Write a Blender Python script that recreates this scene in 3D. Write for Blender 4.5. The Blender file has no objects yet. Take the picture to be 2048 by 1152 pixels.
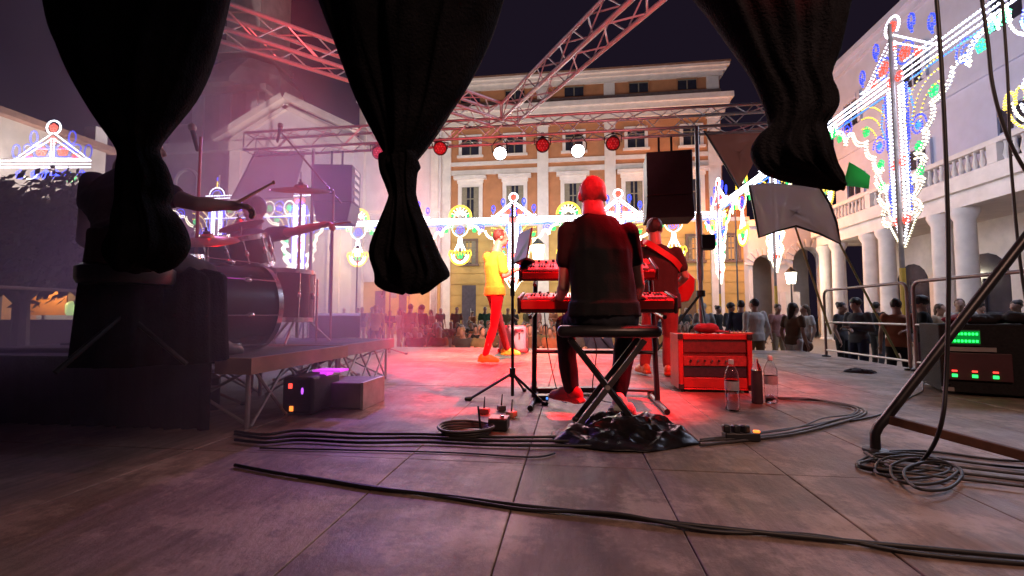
import bpy, bmesh, math, random
from mathutils import Vector, Matrix, noise
R = math.radians
random.seed(7)
S = bpy.context.scene
COL = S.collection
V = Vector

# ------------------------------------------------------------------ camera
CAM = V((0, 0, 1.63)); YAW = R(7.34); PITCH = R(3.43); FPX = 900.0
cam_d = bpy.data.cameras.new('camera'); cam_o = bpy.data.objects.new('camera', cam_d); COL.objects.link(cam_o)
cam_d.sensor_width = 36.0; cam_d.lens = 36.0 * FPX / 2048.0
cam_d.clip_start = 0.05; cam_d.clip_end = 600
cam_o.location = CAM; cam_o.rotation_euler = (R(90) + PITCH, 0, YAW)
S.camera = cam_o

# ------------------------------------------------------------------ world, exposure
W = bpy.data.worlds.new('World'); S.world = W; W.use_nodes = True
bg = W.node_tree.nodes['Background']
bg.inputs[0].default_value = (0.58, 0.38, 0.80, 1); bg.inputs[1].default_value = 0.017
S.view_settings.view_transform = 'Standard'; S.view_settings.look = 'None'
S.view_settings.exposure = 0.0; S.view_settings.gamma = 1.0
S.cycles.use_denoising = True
S.cycles.max_bounces = 6; S.cycles.diffuse_bounces = 3; S.cycles.glossy_bounces = 3
S.cycles.transparent_max_bounces = 12; S.cycles.transmission_bounces = 6; S.cycles.volume_bounces = 1
S.cycles.sample_clamp_indirect = 3.0; S.cycles.sample_clamp_direct = 0.0
S.cycles.volume_step_rate = 1.5; S.cycles.volume_max_steps = 96
S.cycles.caustics_reflective = False; S.cycles.caustics_refractive = False

def lamp_spot(loc, aim, power, color, size=50, blend=.4, rad=.06):
    l = bpy.data.lights.new('spot_light', 'SPOT'); l.energy = power; l.color = color
    l.spot_size = R(size); l.spot_blend = blend; l.shadow_soft_size = rad
    o = bpy.data.objects.new('spot_light', l); COL.objects.link(o); o.location = loc
    o.rotation_euler = (V(aim) - V(loc)).to_track_quat('-Z', 'Y').to_euler()
    return o
def lamp_point(loc, power, color, rad=.3):
    l = bpy.data.lights.new('lamp_light', 'POINT'); l.energy = power; l.color = color; l.shadow_soft_size = rad
    o = bpy.data.objects.new('lamp_light', l); COL.objects.link(o); o.location = loc
    return o
LIGHTS_HERE = 1

# ------------------------------------------------------------------ pixel rays (2048x1152 photo) -> places
_rt = V((math.cos(YAW), math.sin(YAW), 0)); _fh = V((-math.sin(YAW), math.cos(YAW), 0))
_fw = _fh * math.cos(PITCH) + V((0, 0, 1)) * math.sin(PITCH)
_up = V((0, 0, 1)) * math.cos(PITCH) - _fh * math.sin(PITCH)
def ray(px, py): return _fw + _rt * ((px - 1024) / FPX) - _up * ((py - 576) / FPX)
def aty(px, py, Y): d = ray(px, py); return CAM + d * (Y / d.y)
def atx(px, py, X): d = ray(px, py); return CAM + d * (X / d.x)
def atz(px, py, z): d = ray(px, py); return CAM + d * ((z - CAM.z) / d.z)
def atd(px, py, dep): return CAM + ray(px, py) * dep
ZS = 1.0   # stage floor
GZ = .22   # paving of the square

# ------------------------------------------------------------------ mesh builder
class MB:
    def __init__(s): s.v = []; s.f = []
    def add(s, vs, fs):
        n = len(s.v); s.v += [V(x) for x in vs]; s.f += [[i + n for i in f] for f in fs]; return s
    def box(s, c, sz, rot=None):
        hx, hy, hz = sz[0] / 2, sz[1] / 2, sz[2] / 2; c = V(c)
        vs = [V((x, y, z)) for z in (-hz, hz) for x, y in ((-hx, -hy), (hx, -hy), (hx, hy), (-hx, hy))]
        if rot is not None: vs = [rot @ v for v in vs]
        return s.add([v + c for v in vs], [(3, 2, 1, 0), (4, 5, 6, 7), (0, 1, 5, 4), (1, 2, 6, 5), (2, 3, 7, 6), (3, 0, 4, 7)])
    def ext(s, x0, x1, y0, y1, z0, z1):
        return s.box(((x0 + x1) / 2, (y0 + y1) / 2, (z0 + z1) / 2), (abs(x1 - x0), abs(y1 - y0), abs(z1 - z0)))
    def loft(s, rings, cap=True):
        n = len(rings[0]); vs = [p for r in rings for p in r]; fs = []
        for i in range(len(rings) - 1):
            for j in range(n):
                a, b = i * n + j, i * n + (j + 1) % n
                fs.append((a, b, b + n, a + n))
        if cap: fs.append(tuple(range(n))[::-1]); fs.append(tuple((len(rings) - 1) * n + j for j in range(n)))
        return s.add(vs, fs)
    def tube(s, pts, r, n=6, cap=True):
        pts = [V(p) for p in pts]; rr = r if isinstance(r, (list, tuple)) else [r] * len(pts)
        t0 = (pts[1] - pts[0]).normalized()
        a = t0.cross(V((0, 0, 1)) if abs(t0.z) < .9 else V((1, 0, 0))).normalized()
        rings = []
        for i, p in enumerate(pts):
            t = (pts[min(i + 1, len(pts) - 1)] - pts[max(i - 1, 0)]).normalized()
            a = (a - t * a.dot(t)); a = a.normalized() if a.length > 1e-6 else t.orthogonal().normalized()
            b = t.cross(a)
            rings.append([p + (a * math.cos(2 * math.pi * k / n) + b * math.sin(2 * math.pi * k / n)) * rr[i] for k in range(n)])
        return s.loft(rings, cap)
    def bar(s, p, q, r, r2=None, n=8): return s.tube([p, q], [r, r if r2 is None else r2], n)
    def cap(s, p, q, r1, r2, n=10):
        p, q = V(p), V(q); t = q - p
        if t.length < 1e-6: t = V((0, 0, 1e-4))
        t.normalize(); pts = []; rr = []
        for k in range(1, 5): a = R(90 * k / 4 - 0.0); pts.append(p - t * r1 * math.cos(a)); rr.append(max(r1 * math.sin(a), 1e-4))
        for k in range(0, 4): a = R(90 * k / 4); pts.append(q + t * r2 * math.sin(a)); rr.append(max(r2 * math.cos(a), 1e-4))
        return s.tube(pts, rr, n)
    def ell(s, c, rx, ry, rz, rot=None, seg=12, ring=8):
        c = V(c); rings = []
        for i in range(1, ring):
            a = math.pi * i / ring; rg = []
            for k in range(seg):
                b = 2 * math.pi * k / seg
                v = V((rx * math.sin(a) * math.cos(b), ry * math.sin(a) * math.sin(b), -rz * math.cos(a)))
                rg.append(c + (rot @ v if rot is not None else v))
            rings.append(rg)
        return s.loft(rings)
    def prism(s, pts, ext):
        pts = [V(p) for p in pts]; e = V(ext); n = len(pts)
        return s.add(pts + [p + e for p in pts], [tuple(range(n))[::-1], tuple(range(n, 2 * n))] + [(i, (i + 1) % n, (i + 1) % n + n, i + n) for i in range(n)])
    def lathe(s, prof, c, rot=None, n=20, cap=True):
        c = V(c); rings = []
        for r, h in prof:
            rings.append([c + (rot @ V((r * math.cos(2 * math.pi * k / n), r * math.sin(2 * math.pi * k / n), h)) if rot is not None
                               else V((r * math.cos(2 * math.pi * k / n), r * math.sin(2 * math.pi * k / n), h))) for k in range(n)])
        return s.loft(rings, cap)
    def octa(s, c, r):
        c = V(c)
        return s.add([c + V((r, 0, 0)), c - V((r, 0, 0)), c + V((0, r, 0)), c - V((0, r, 0)), c + V((0, 0, r)), c - V((0, 0, r))],
                     [(0, 2, 4), (2, 1, 4), (1, 3, 4), (3, 0, 4), (2, 0, 5), (1, 2, 5), (3, 1, 5), (0, 3, 5)])
    def mesh(s, name):
        me = bpy.data.meshes.new(name); me.from_pydata([tuple(v) for v in s.v], [], s.f)
        b = bmesh.new(); b.from_mesh(me); bmesh.ops.recalc_face_normals(b, faces=b.faces); b.to_mesh(me); b.free()
        return me
    def build(s, name, mat, parent=None, smooth=40, bevel=0, solid=0):
        org = ORG.get(parent.name, V((0, 0, 0))) if parent is not None else V((0, 0, 0))
        if org.length: s.v = [v - org for v in s.v]
        return link(name, s.mesh(name), mat, parent, smooth, bevel, solid)
ORG = {}
def link(name, me, mat, parent=None, smooth=40, bevel=0, solid=0):
    if smooth:
        me.polygons.foreach_set('use_smooth', [True] * len(me.polygons))
        if smooth < 180: me.set_sharp_from_angle(angle=R(smooth))
    o = bpy.data.objects.new(name, me); COL.objects.link(o)
    if mat is not None: me.materials.append(mat)
    if parent is not None:
        o.parent = parent
        if parent.name in ORG: ORG[o.name] = ORG[parent.name]
    if bevel:
        m = o.modifiers.new('bevel', 'BEVEL'); m.width = bevel; m.segments = 2; m.limit_method = 'ANGLE'
    if solid:
        m = o.modifiers.new('solid', 'SOLIDIFY'); m.thickness = solid; m.offset = 0
    return o
def tag(o, label=None, cat=None, group=None, kind=None):
    if label: o['label'] = label
    if cat: o['category'] = cat
    if group: o['group'] = group
    if kind: o['kind'] = kind
    return o
def thing(name, label, cat, loc=(0, 0, 0), group=None, rz=0):
    o = bpy.data.objects.new(name, None); COL.objects.link(o); o.location = loc; o.rotation_euler = (0, 0, rz)
    o.empty_display_size = .1; ORG[o.name] = V(loc)
    return tag(o, label, cat, group)
def copy_tree(o, parent=None):
    c = o.copy(); COL.objects.link(c)
    if parent is not None: c.parent = parent
    for ch in [x for x in COL.objects if x.parent == o]: copy_tree(ch, c)
    return c
_TMP = bpy.data.scenes.new('workbench_scene')
def remesh(mb, name, voxel, smooth=3, wob=0, wscale=6, seed=0):
    me = mb.mesh(name); o = bpy.data.objects.new('tmp', me); _TMP.collection.objects.link(o)
    m = o.modifiers.new('r', 'REMESH'); m.mode = 'VOXEL'; m.voxel_size = voxel
    if smooth: k = o.modifiers.new('s', 'SMOOTH'); k.iterations = smooth; k.factor = .5
    vl = _TMP.view_layers[0]; vl.update(); dg = vl.depsgraph; out = bpy.data.meshes.new_from_object(o.evaluated_get(dg)); out.name = name
    bpy.data.objects.remove(o); bpy.data.meshes.remove(me)
    if wob:
        off = V((seed * 3.1, seed * 1.7, seed))
        nrm = [v.normal.copy() for v in out.vertices]
        for v, nv in zip(out.vertices, nrm):
            p = v.co + off
            a = noise.noise(V((p.x * wscale, p.y * wscale, p.z * wscale * .55)))
            b = noise.noise(V((p.x * wscale * 2.6, p.y * wscale * 2.6, p.z * wscale * 1.2)))
            v.co += nv * (wob * (a + .5 * b))
    return out

# ------------------------------------------------------------------ materials
MATS = {}
def mat(name, col, rough=.6, metal=0, var=.18, scale=6, bump=0, spec=.5, bscale=None):
    if name in MATS: return MATS[name]
    m = bpy.data.materials.new(name); m.use_nodes = True; nt = m.node_tree; b = nt.nodes['Principled BSDF']
    b.inputs['Roughness'].default_value = rough; b.inputs['Metallic'].default_value = metal
    b.inputs['Specular IOR Level'].default_value = spec
    tc = nt.nodes.new('ShaderNodeTexCoord'); nz = nt.nodes.new('ShaderNodeTexNoise')
    nz.inputs['Scale'].default_value = scale; nz.inputs['Detail'].default_value = 5; nz.inputs['Roughness'].default_value = .6
    nt.links.new(tc.outputs['Object'], nz.inputs['Vector'])
    mx = nt.nodes.new('ShaderNodeMix'); mx.data_type = 'RGBA'
    mx.inputs[6].default_value = (*[max(0, c * (1 - var)) for c in col], 1); mx.inputs[7].default_value = (*[min(1, c * (1 + var)) for c in col], 1)
    cr = nt.nodes.new('ShaderNodeMapRange'); cr.inputs[1].default_value = .3; cr.inputs[2].default_value = .7
    nt.links.new(nz.outputs['Fac'], cr.inputs[0]); nt.links.new(cr.outputs[0], mx.inputs[0]); nt.links.new(mx.outputs[2], b.inputs['Base Color'])
    if bump:
        n2 = nt.nodes.new('ShaderNodeTexNoise'); n2.inputs['Scale'].default_value = bscale or scale * 6; n2.inputs['Detail'].default_value = 4
        nt.links.new(tc.outputs['Object'], n2.inputs['Vector'])
        bp = nt.nodes.new('ShaderNodeBump'); bp.inputs['Strength'].default_value = bump; bp.inputs['Distance'].default_value = .02
        nt.links.new(n2.outputs['Fac'], bp.inputs['Height']); nt.links.new(bp.outputs[0], b.inputs['Normal'])
    MATS[name] = m; return m
def glow(name, col, st, base=None):
    if name in MATS: return MATS[name]
    m = bpy.data.materials.new(name); m.use_nodes = True; b = m.node_tree.nodes['Principled BSDF']
    b.inputs['Base Color'].default_value = (*(base or col), 1); b.inputs['Emission Color'].default_value = (*col, 1); b.inputs['Emission Strength'].default_value = st
    b.inputs['Roughness'].default_value = .3
    try: m.cycles.emission_sampling = 'NONE' if st > 0 else 'AUTO'
    except Exception: pass
    MATS[name] = m; return m
def cloth_thin(name, col, alpha):
    m = bpy.data.materials.new(name); m.use_nodes = True; nt = m.node_tree; out = nt.nodes['Material Output']; b = nt.nodes['Principled BSDF']
    b.inputs['Base Color'].default_value = (*col, 1); b.inputs['Roughness'].default_value = 1; b.inputs['Specular IOR Level'].default_value = 0
    tr = nt.nodes.new('ShaderNodeBsdfTranslucent'); tr.inputs[0].default_value = (*col, 1)
    tp = nt.nodes.new('ShaderNodeBsdfTransparent'); tp.inputs[0].default_value = (.9, .85, .85, 1)
    a = nt.nodes.new('ShaderNodeMixShader'); a.inputs[0].default_value = .7; c = nt.nodes.new('ShaderNodeMixShader'); c.inputs[0].default_value = alpha
    nt.links.new(b.outputs[0], a.inputs[1]); nt.links.new(tr.outputs[0], a.inputs[2])
    nt.links.new(tp.outputs[0], c.inputs[1]); nt.links.new(a.outputs[0], c.inputs[2]); nt.links.new(c.outputs[0], out.inputs['Surface'])
    MATS[name] = m; return m
BLACK = mat('black_metal', (.018, .017, .019), .38, .3, .3, 20)
BLACKP = mat('black_plastic', (.02, .02, .022), .45, 0, .3, 15)
VELVET = mat('black_drape_cloth', (.011, .011, .013), 1, 0, .5, 9, .5, .04, 120)
RUBBER = mat('cable_rubber', (.012, .012, .013), .5, 0, .3, 12)
CHROME = mat('chrome', (.7, .7, .7), .18, 1, .05, 8)
ALU = mat('aluminium', (.68, .64, .64), .38, .55, .12, 9)
STEEL = mat('galvanised_steel', (.42, .38, .36), .45, .6, .2, 9)
# ------------------------------------------------------------------ lamps of the stage rig (back truss above the photographer, front truss) and added fill spots
RED = (1, .012, .02); PURPLE = (.42, .20, 1)
lamp_spot((-.9, 2.2, 4.8), (-.95, 6.1, 1.0), 19000, RED, 42, .8)
lamp_spot((.12, -.7, 4.5), (.14, 2.72, 2.47), 1300, RED, 9, .4)
lamp_spot((1.5, 2.8, 4.8), (.22, 3.4, 1.8), 3600, RED, 34, .6)
lamp_spot((2.2, 2.1, 4.8), (1.1, 4.9, 1.0), 1150, RED, 40, .7)
lamp_spot((-1.2, 1.9, 4.8), (-2.35, 3.2, 2.2), 650, RED, 24, .7)
lamp_spot((-1.9, 2.3, 3.9), (-2.6, 5.8, 5.0), 480, (1, .10, .11), 60, .8)
lamp_spot((1.6, 2.2, 3.9), (.1, 5.6, 5.0), 420, (1, .22, .24), 60, .8)
lamp_spot((-.6, 2.2, 4.8), (-.2, 12, .3), 6500, (1, .46, .32), 36, .7)
lamp_spot((1.6, -.9, 4.7), (1.25, 2.5, 1), 400, (1, .56, .42), 82, 1.0, .2)  # added warm wash behind the camera, lifts the foreground floor
lamp_spot((3.2, 5.2, 4.7), (-1.45, 6.6, 1), 3600, (1, .96, .84), 16, .8)
lamp_spot((-19, 7, 1.2), (-26, 34, 19), 17000, (1, .88, .86), 34, .7)  # added spot at square level brightening the church tower, no fixture
lamp_spot((1.05, -.6, 4.6), (.58, 3.02, 1.74), 1100, RED, 6, .6)
lamp_spot((.15, -.6, 4.6), (-.17, 3.02, 1.80), 1100, RED, 6, .6)
lamp_spot((-3.4, 7.7, 4.6), (-2.0, 3.8, 1.4), 520, PURPLE, 50, .8)
lamp_spot((-5.6, 6.5, 4.6), (-3.2, 3.0, 1.8), 90, (.65, .25, .75), 70, .8)
# ------------------------------------------------------------------ ground and stage floor
def stone_mat():
    m = bpy.data.materials.new('paving_stone'); m.use_nodes = True; nt = m.node_tree; b = nt.nodes['Principled BSDF']
    tc = nt.nodes.new('ShaderNodeTexCoord'); br = nt.nodes.new('ShaderNodeTexBrick'); br.inputs['Scale'].default_value = 1.6
    br.inputs['Color1'].default_value = (.20, .17, .14, 1); br.inputs['Color2'].default_value = (.27, .23, .19, 1); br.inputs['Mortar'].default_value = (.10, .085, .07, 1)
    br.inputs['Mortar Size'].default_value = .012
    nt.links.new(tc.outputs['Object'], br.inputs['Vector']); nt.links.new(br.outputs['Color'], b.inputs['Base Color']); b.inputs['Roughness'].default_value = .55
    return m
g = MB().add([(-150, -150, GZ), (150, -150, GZ), (150, 250, GZ), (-150, 250, GZ)], [(0, 1, 2, 3)]).build('ground', stone_mat(), smooth=0); tag(g, kind='structure')

def deck_mat():
    m = bpy.data.materials.new('stage_plywood'); m.use_nodes = True; nt = m.node_tree; b = nt.nodes['Principled BSDF']
    L = nt.links.new; N = nt.nodes.new
    tc = N('ShaderNodeTexCoord')
    def nz(sc, det=6, rough=.65, off=0, stretch=None):
        mp = N('ShaderNodeMapping'); mp.inputs['Location'].default_value = (off, off * .7, 0)
        if stretch: mp.inputs['Scale'].default_value = stretch
        n = N('ShaderNodeTexNoise'); n.inputs['Scale'].default_value = sc; n.inputs['Detail'].default_value = det; n.inputs['Roughness'].default_value = rough
        L(tc.outputs['Object'], mp.inputs[0]); L(mp.outputs[0], n.inputs['Vector']); return n.outputs['Fac']
    def rng(x, a, b_, c=0, d=1):
        r = N('ShaderNodeMapRange'); L(x, r.inputs[0]); r.inputs[1].default_value = a; r.inputs[2].default_value = b_; r.inputs[3].default_value = c; r.inputs[4].default_value = d; return r.outputs[0]
    def mix(f, a, b_):
        x = N('ShaderNodeMix'); x.data_type = 'RGBA'; L(f, x.inputs[0])
        for i, c in ((6, a), (7, b_)):
            if isinstance(c, tuple): x.inputs[i].default_value = (*c, 1)
            else: L(c, x.inputs[i])
        return x.outputs[2]
    at = N('ShaderNodeAttribute'); at.attribute_name = 'board'; 
    base = mix(at.outputs['Fac'], (.19, .135, .11), (.285, .205, .165))
    grain = mix(rng(nz(9, 8, .7, 2, (3, .35, 1)), .35, .68), base, (.13, .09, .07))
    worn = mix(rng(nz(3.6, 9, .72, 5), .50, .58, 0, .45), grain, (.46, .34, .27))
    dirt = mix(rng(nz(2.3, 9, .74, 9), .50, .66, 0, .5), worn, (.08, .062, .06))
    spots = mix(rng(nz(7, 9, .8, 21), .66, .72, 0, .65), dirt, (.045, .036, .035))
    specks = mix(rng(nz(30, 6, .8, 33), .64, .72, 0, .6), spots, (.40, .33, .28))
    L(specks, b.inputs['Base Color'])
    L(rng(nz(3, 7, .7, 14), .3, .7, .42, .7), b.inputs['Roughness']); b.inputs['Specular IOR Level'].default_value = .28
    bp = N('ShaderNodeBump'); bp.inputs['Strength'].default_value = .35; bp.inputs['Distance'].default_value = .01
    L(nz(40, 6, .7, 1, (1, .5, 1)), bp.inputs['Height']); L(bp.outputs[0], b.inputs['Normal'])
    return m
XL, XR, YB, YF = -6.6, 4.02, -1.6, 8.62
mb = MB(); shade = []
xs = []; x = .325
while x > XL: x -= 1.04
xs = [XL]; x += 1.04
while x < XR: xs.append(x); x += .52 if -1.3 < x < 3 else 1.04
xs.append(XR)
ys = [YB, -.06, 1.94, 3.94, 5.94, 7.94, YF]
random.seed(3)
for i in range(len(xs) - 1):
    for j in range(len(ys) - 1):
        g_ = .0016; z = random.uniform(-.002, .0015)
        mb.ext(xs[i] + g_, xs[i + 1] - g_, ys[j] + g_, ys[j + 1] - g_, ZS - .03, ZS + z); shade.append(random.random())
deck = mb.build('stage_floor', deck_mat(), smooth=0, bevel=.004); tag(deck, kind='structure')
a = deck.data.attributes.new('board', 'FLOAT', 'FACE')
for k, val in enumerate(shade):
    for q in range(6): a.data[k * 6 + q].value = val
under = MB().ext(XL + .02, XR - .02, YB, YF - .02, GZ + .004, ZS - .035).build('stage_platform', mat('stage_skirt', (.02, .018, .02), .9, 0, .3, 8), smooth=0); tag(under, kind='structure')

# ------------------------------------------------------------------ plaster materials
ORANGE = mat('orange_plaster', (.46, .195, .085), .85, 0, .16, 1.3, .15)
OCHRE = mat('ochre_plaster_and_glow', (.50, .32, .10), .85, 0, .14, 1.1, .15)
CREAM = mat('cream_stucco', (.70, .63, .57), .85, 0, .10, 2, .1)
WHITEW = mat('white_stucco', (.62, .58, .57), .85, 0, .10, 1.2, .12)
GREYST = mat('grey_stucco', (.52, .45, .43), .9, 0, .22, .8, .2)
DARKWIN = mat('window_glass', (.03, .03, .045), .15, 0, .3, 2)
SHUT = mat('shutter_wood', (.22, .19, .13), .7, 0, .2, 6)
TILE = mat('roof_tiles', (.22, .12, .08), .9, 0, .3, 3, .3)
DOORW = mat('door_wood', (.075, .06, .075), .6, 0, .3, 5)

# ------------------------------------------------------------------ orange palazzo at the back of the square (facade plane Y=32)
FY = 32.0
def fz(py, px=1225): return aty(px, py, FY).z
def fx(px, py=400): return aty(px, py, FY).x
pal = thing('palazzo', 'tall orange palazzo with white cornices and pilasters behind the concert stage', 'building', (3, FY, 0))
Z440, Ztop = fz(442), fz(146)
xl, xr = fx(884), fx(1440, 200)
MB().ext(xl, xr, FY, FY + 12, Z440, Ztop - .1).build('wall', ORANGE, pal, 0)
MB().ext(xl, fx(1496), FY + .02, FY + 12, 0, Z440 - .003).build('ground_storey', OCHRE, pal, 0)
# low wing to the right
MB().ext(xr + .003, fx(1496), FY + .3, FY + 12, Z440, fz(395)).build('low_wing', ORANGE, pal, 0)
def cornice(y0, y1, x0, x1, out, m=CREAM):
    za, zb = fz(y1), fz(y0); h = zb - za
    b = MB(); b.ext(x0 - out * .35, x1 + out * .35, FY - out * .35, FY + .5, za, za + h * .4)
    b.ext(x0 - out * .7, x1 + out * .7, FY - out * .7, FY + .5, za + h * .4, za + h * .7); b.ext(x0 - out, x1 + out, FY - out, FY + .5, za + h * .7, zb)
    return b.build('cornice', m, pal, 0)
cornice(144, 166, xl, xr, .55); cornice(205, 238, xl, xr, .7)
for (a_, b_) in ((312, 320), (329, 339)):
    MB().ext(xl - .01, xr + .06, FY - .09, FY + .1, fz(b_), fz(a_)).build('string_course', CREAM, pal, 0)
MB().ext(xl - .01, fx(1496), FY - .12, FY + .1, fz(448), fz(441)).build('string_course', CREAM, pal, 0)
MB().ext(xl, xr, FY - .25, FY + .1, fz(199), fz(193)).build('string_course', mat('weathered_ledge', (.30, .22, .18), .9), pal, 0)
for (a_, b_) in ((884, 902), (1075, 1097), (1210, 1232), (1420, 1441)):
    x0, x1 = fx(a_), fx(b_)
    if a_ == 1420: x0, x1 = fx(1413, 200), fx(1437, 200)
    b = MB(); b.ext(x0, x1, FY - .16, FY + .2, 0, fz(239)); b.ext(x0, x1, FY - .16, FY + .2, fz(204), fz(167))
    b.ext(x0 - .08, x1 + .08, FY - .2, FY + .2, fz(247), fz(240)); b.ext(x0 - .08, x1 + .08, FY - .22, FY + .2, 0, 1.0)
    b.build('pilaster', CREAM, pal, 0)
def window(xc, w, z0, z1, head=False, sill=True, shut=True, frame=.16, parent=pal, fr=CREAM):
    b = MB(); o = FY - .1
    b.ext(xc - w / 2 - frame, xc - w / 2, o, FY + .05, z0, z1); b.ext(xc + w / 2, xc + w / 2 + frame, o, FY + .05, z0, z1)
    b.ext(xc - w / 2 - frame, xc + w / 2 + frame, o, FY + .05, z1, z1 + frame)
    if sill: b.ext(xc - w / 2 - frame * 1.5, xc + w / 2 + frame * 1.5, o - .12, FY + .05, z0 - .14, z0)
    if head:
        b.ext(xc - w / 2 - frame * 1.2, xc + w / 2 + frame * 1.2, o - .08, FY + .05, z1 + frame, z1 + frame + .25)
        b.ext(xc - w / 2 - frame * 2, xc + w / 2 + frame * 2, o - .3, FY + .05, z1 + frame + .25, z1 + frame + .5)
    f = b.build('window', fr, parent, 0)
    p = MB().ext(xc - w / 2, xc + w / 2, FY - .012, FY + .02, z0, z1); p.build('pane', DARKWIN, f, 0)
    m = MB().ext(xc - .04, xc + .04, FY - .05, FY - .013, z0, z1); m.ext(xc - w / 2, xc + w / 2, FY - .048, FY - .014, (z0 + z1) / 2 + .3, (z0 + z1) / 2 + .37)
    m.build('sash', SHUT, f, 0)
    if shut:
        for s in (-1, 1):
            q = MB(); q.ext(xc + s * (w / 2 - .02), xc + s * (w / 2 - w * .3), FY - .07, FY - .051, z0 + .02, z1 - .02)
            for k in range(14):
                zz = z0 + .1 + (z1 - z0 - .2) * k / 13; q.box((xc + s * w * .35, FY - .085, zz), (w * .24, .03, .05), Matrix.Rotation(R(25), 3, 'X'))
            q.build('shutter', SHUT, f, 0)
for px in (912, 941, 1030, 1148, 1277, 1374):
    w = fx(px + 19, 175) - fx(px - 19, 175)
    if px != 912: window(fx(px, 175), w, fz(188), fz(168.5), sill=False, shut=False, frame=.06, fr=mat('attic_frame', (.36, .17, .08), .9))
for px in (941, 1029, 1148, 1272, 1383): window(fx(px, 280), .036 * (fx(px + 500) - fx(px - 500)) * .95, fz(299), fz(262), sill=True, shut=False, frame=.22)
for px in (941, 1030, 1146, 1268, 1384): window(fx(px, 390), fx(px + 17) - fx(px - 17), fz(432), fz(364), head=True, frame=.28)
BROWN = mat('brown_window_surround', (.16, .10, .075), .8)
for px in (938, 1148, 1268, 1390, 1462): window(fx(px, 500), fx(px + 14) - fx(px - 14), fz(524), fz(476), shut=True, frame=.16, fr=BROWN)
for px in (938, 1160, 1280):
    d = MB().ext(fx(px - 14, 600), fx(px + 14, 600), FY - .05, FY + .05, .05, fz(568)); d = d.build('door', DOORW, pal, 0)
    MB().box((fx(px + 4, 600), FY - .09, 1.3), (.05, .08, 1.6)).build('handle', STEEL, d)
b = MB()   # rusticated joints: real grooves read as thin raised courses
for k in range(9): b.ext(xl + .03, fx(1496) - .03, FY - .03, FY + .03, .75 + k * .78, .75 + k * .78 + .70)
b.build('rustication', OCHRE, pal, 0)
d = MB().ext(fx(1360, 600), fx(1392, 600), FY - .06, FY + .05, .05, fz(560)).build('door', mat('brown_gate_wood', (.13, .08, .045), .7), pal, 0)
b = MB().ext(xl - .6, xr + .6, FY - .6, FY + 12.6, Ztop, Ztop + .12); b.ext(xl, xr, FY + .5, FY + 11.5, Ztop + .12, Ztop + .6); b.build('roof', TILE, pal, 0)

# ------------------------------------------------------------------ white house left of it
hs = thing('town_house', 'plain white house wall between the church gable and the orange palazzo', 'building', (-7, FY, 0))
x0, x1 = fx(722), fx(884) - .01
zt = aty(722, 213, FY).z
MB().ext(x0, x1, FY - .35, FY + 12, fz(560), zt).build('wall', WHITEW, hs, 0)
MB().ext(x0, x1, FY - .37, FY + 12, 0, fz(560) - .003).build('ground_storey', OCHRE, hs, 0)  # ochre paints the lantern's yellow glow on the white wall
MB().ext(x0 - .2, x1 , FY - .7, FY + 12, zt, zt + .35).build('roof', CREAM, hs, 0)
MB().ext(x0, x1, FY - .45, FY - .34, fz(415), fz(409)).build('string_course', CREAM, hs, 0)
for px, m_ in ((872, CREAM), (728, CREAM)):
    MB().ext(fx(px - 7), fx(px + 7), FY - .44, FY - .2, 0, zt - .01).build('pilaster', m_, hs, 0)
MB().ext(fx(866, 600), fx(876, 600), FY - .5, FY - .36, 0, 5.8).build('downpipe', STEEL, hs)
f = MB().ext(fx(786, 580), fx(797, 580), FY - .41, FY - .36, fz(594), fz(574)).build('sign_plate', mat('grey_plate', (.25, .25, .25), .6), hs, 0)
for px in (765, 812):
    d = MB().ext(fx(px - 10, 600), fx(px + 10, 600), FY - .42, FY - .36, .05, 3.4).build('door', DOORW, hs, 0)

# ------------------------------------------------------------------ church with gable and bell tower
CY = 30.0
ch = thing('church', 'pale church with a triangular gable and a tiered bell tower', 'building', (-22, CY, 0))
def cp(px, py, Y=CY): return aty(px, py, Y)
gl, gr, ga = cp(455, 276), cp(690, 258), cp(575, 203)
zb = (gl.z + gr.z) / 2 - .3
nave = [V((gl.x, CY, 0)), V((gr.x + .7, CY, 0)), V((gr.x + .7, CY, zb)), V((ga.x, CY, ga.z - .25)), V((gl.x, CY, zb))]
MB().prism(nave, (0, 14, 0)).build('nave_wall', WHITEW, ch, 0)
b = MB()
for p, q in ((gl, ga), (ga, gr)):
    u = (q - p).normalized(); n = V((-u.z, 0, u.x)); e0 = p - u * .8 if p is gl else p; e1 = q + u * .9 if q is gr else q
    for off, th, out in ((0, .45, .6), (-.62, .3, .25)):
        c = [e0 + n * off, e1 + n * off, e1 + n * (off + th), e0 + n * (off + th)]
        b.prism([V((k.x, CY - out, k.z)) for k in c], (0, out + .3, 0))
b.build('gable_cornice', CREAM, ch, 0)
MB().ext(gl.x - .4, gr.x + .9, CY - .45, CY + .2, zb - .9, zb - .25).build('entablature', CREAM, ch, 0)
for px in (470, 672): x = cp(px, 400).x; MB().ext(x - .45, x + .45, CY - .22, CY + .1, 0, zb - .9).build('pilaster', CREAM, ch, 0)
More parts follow.
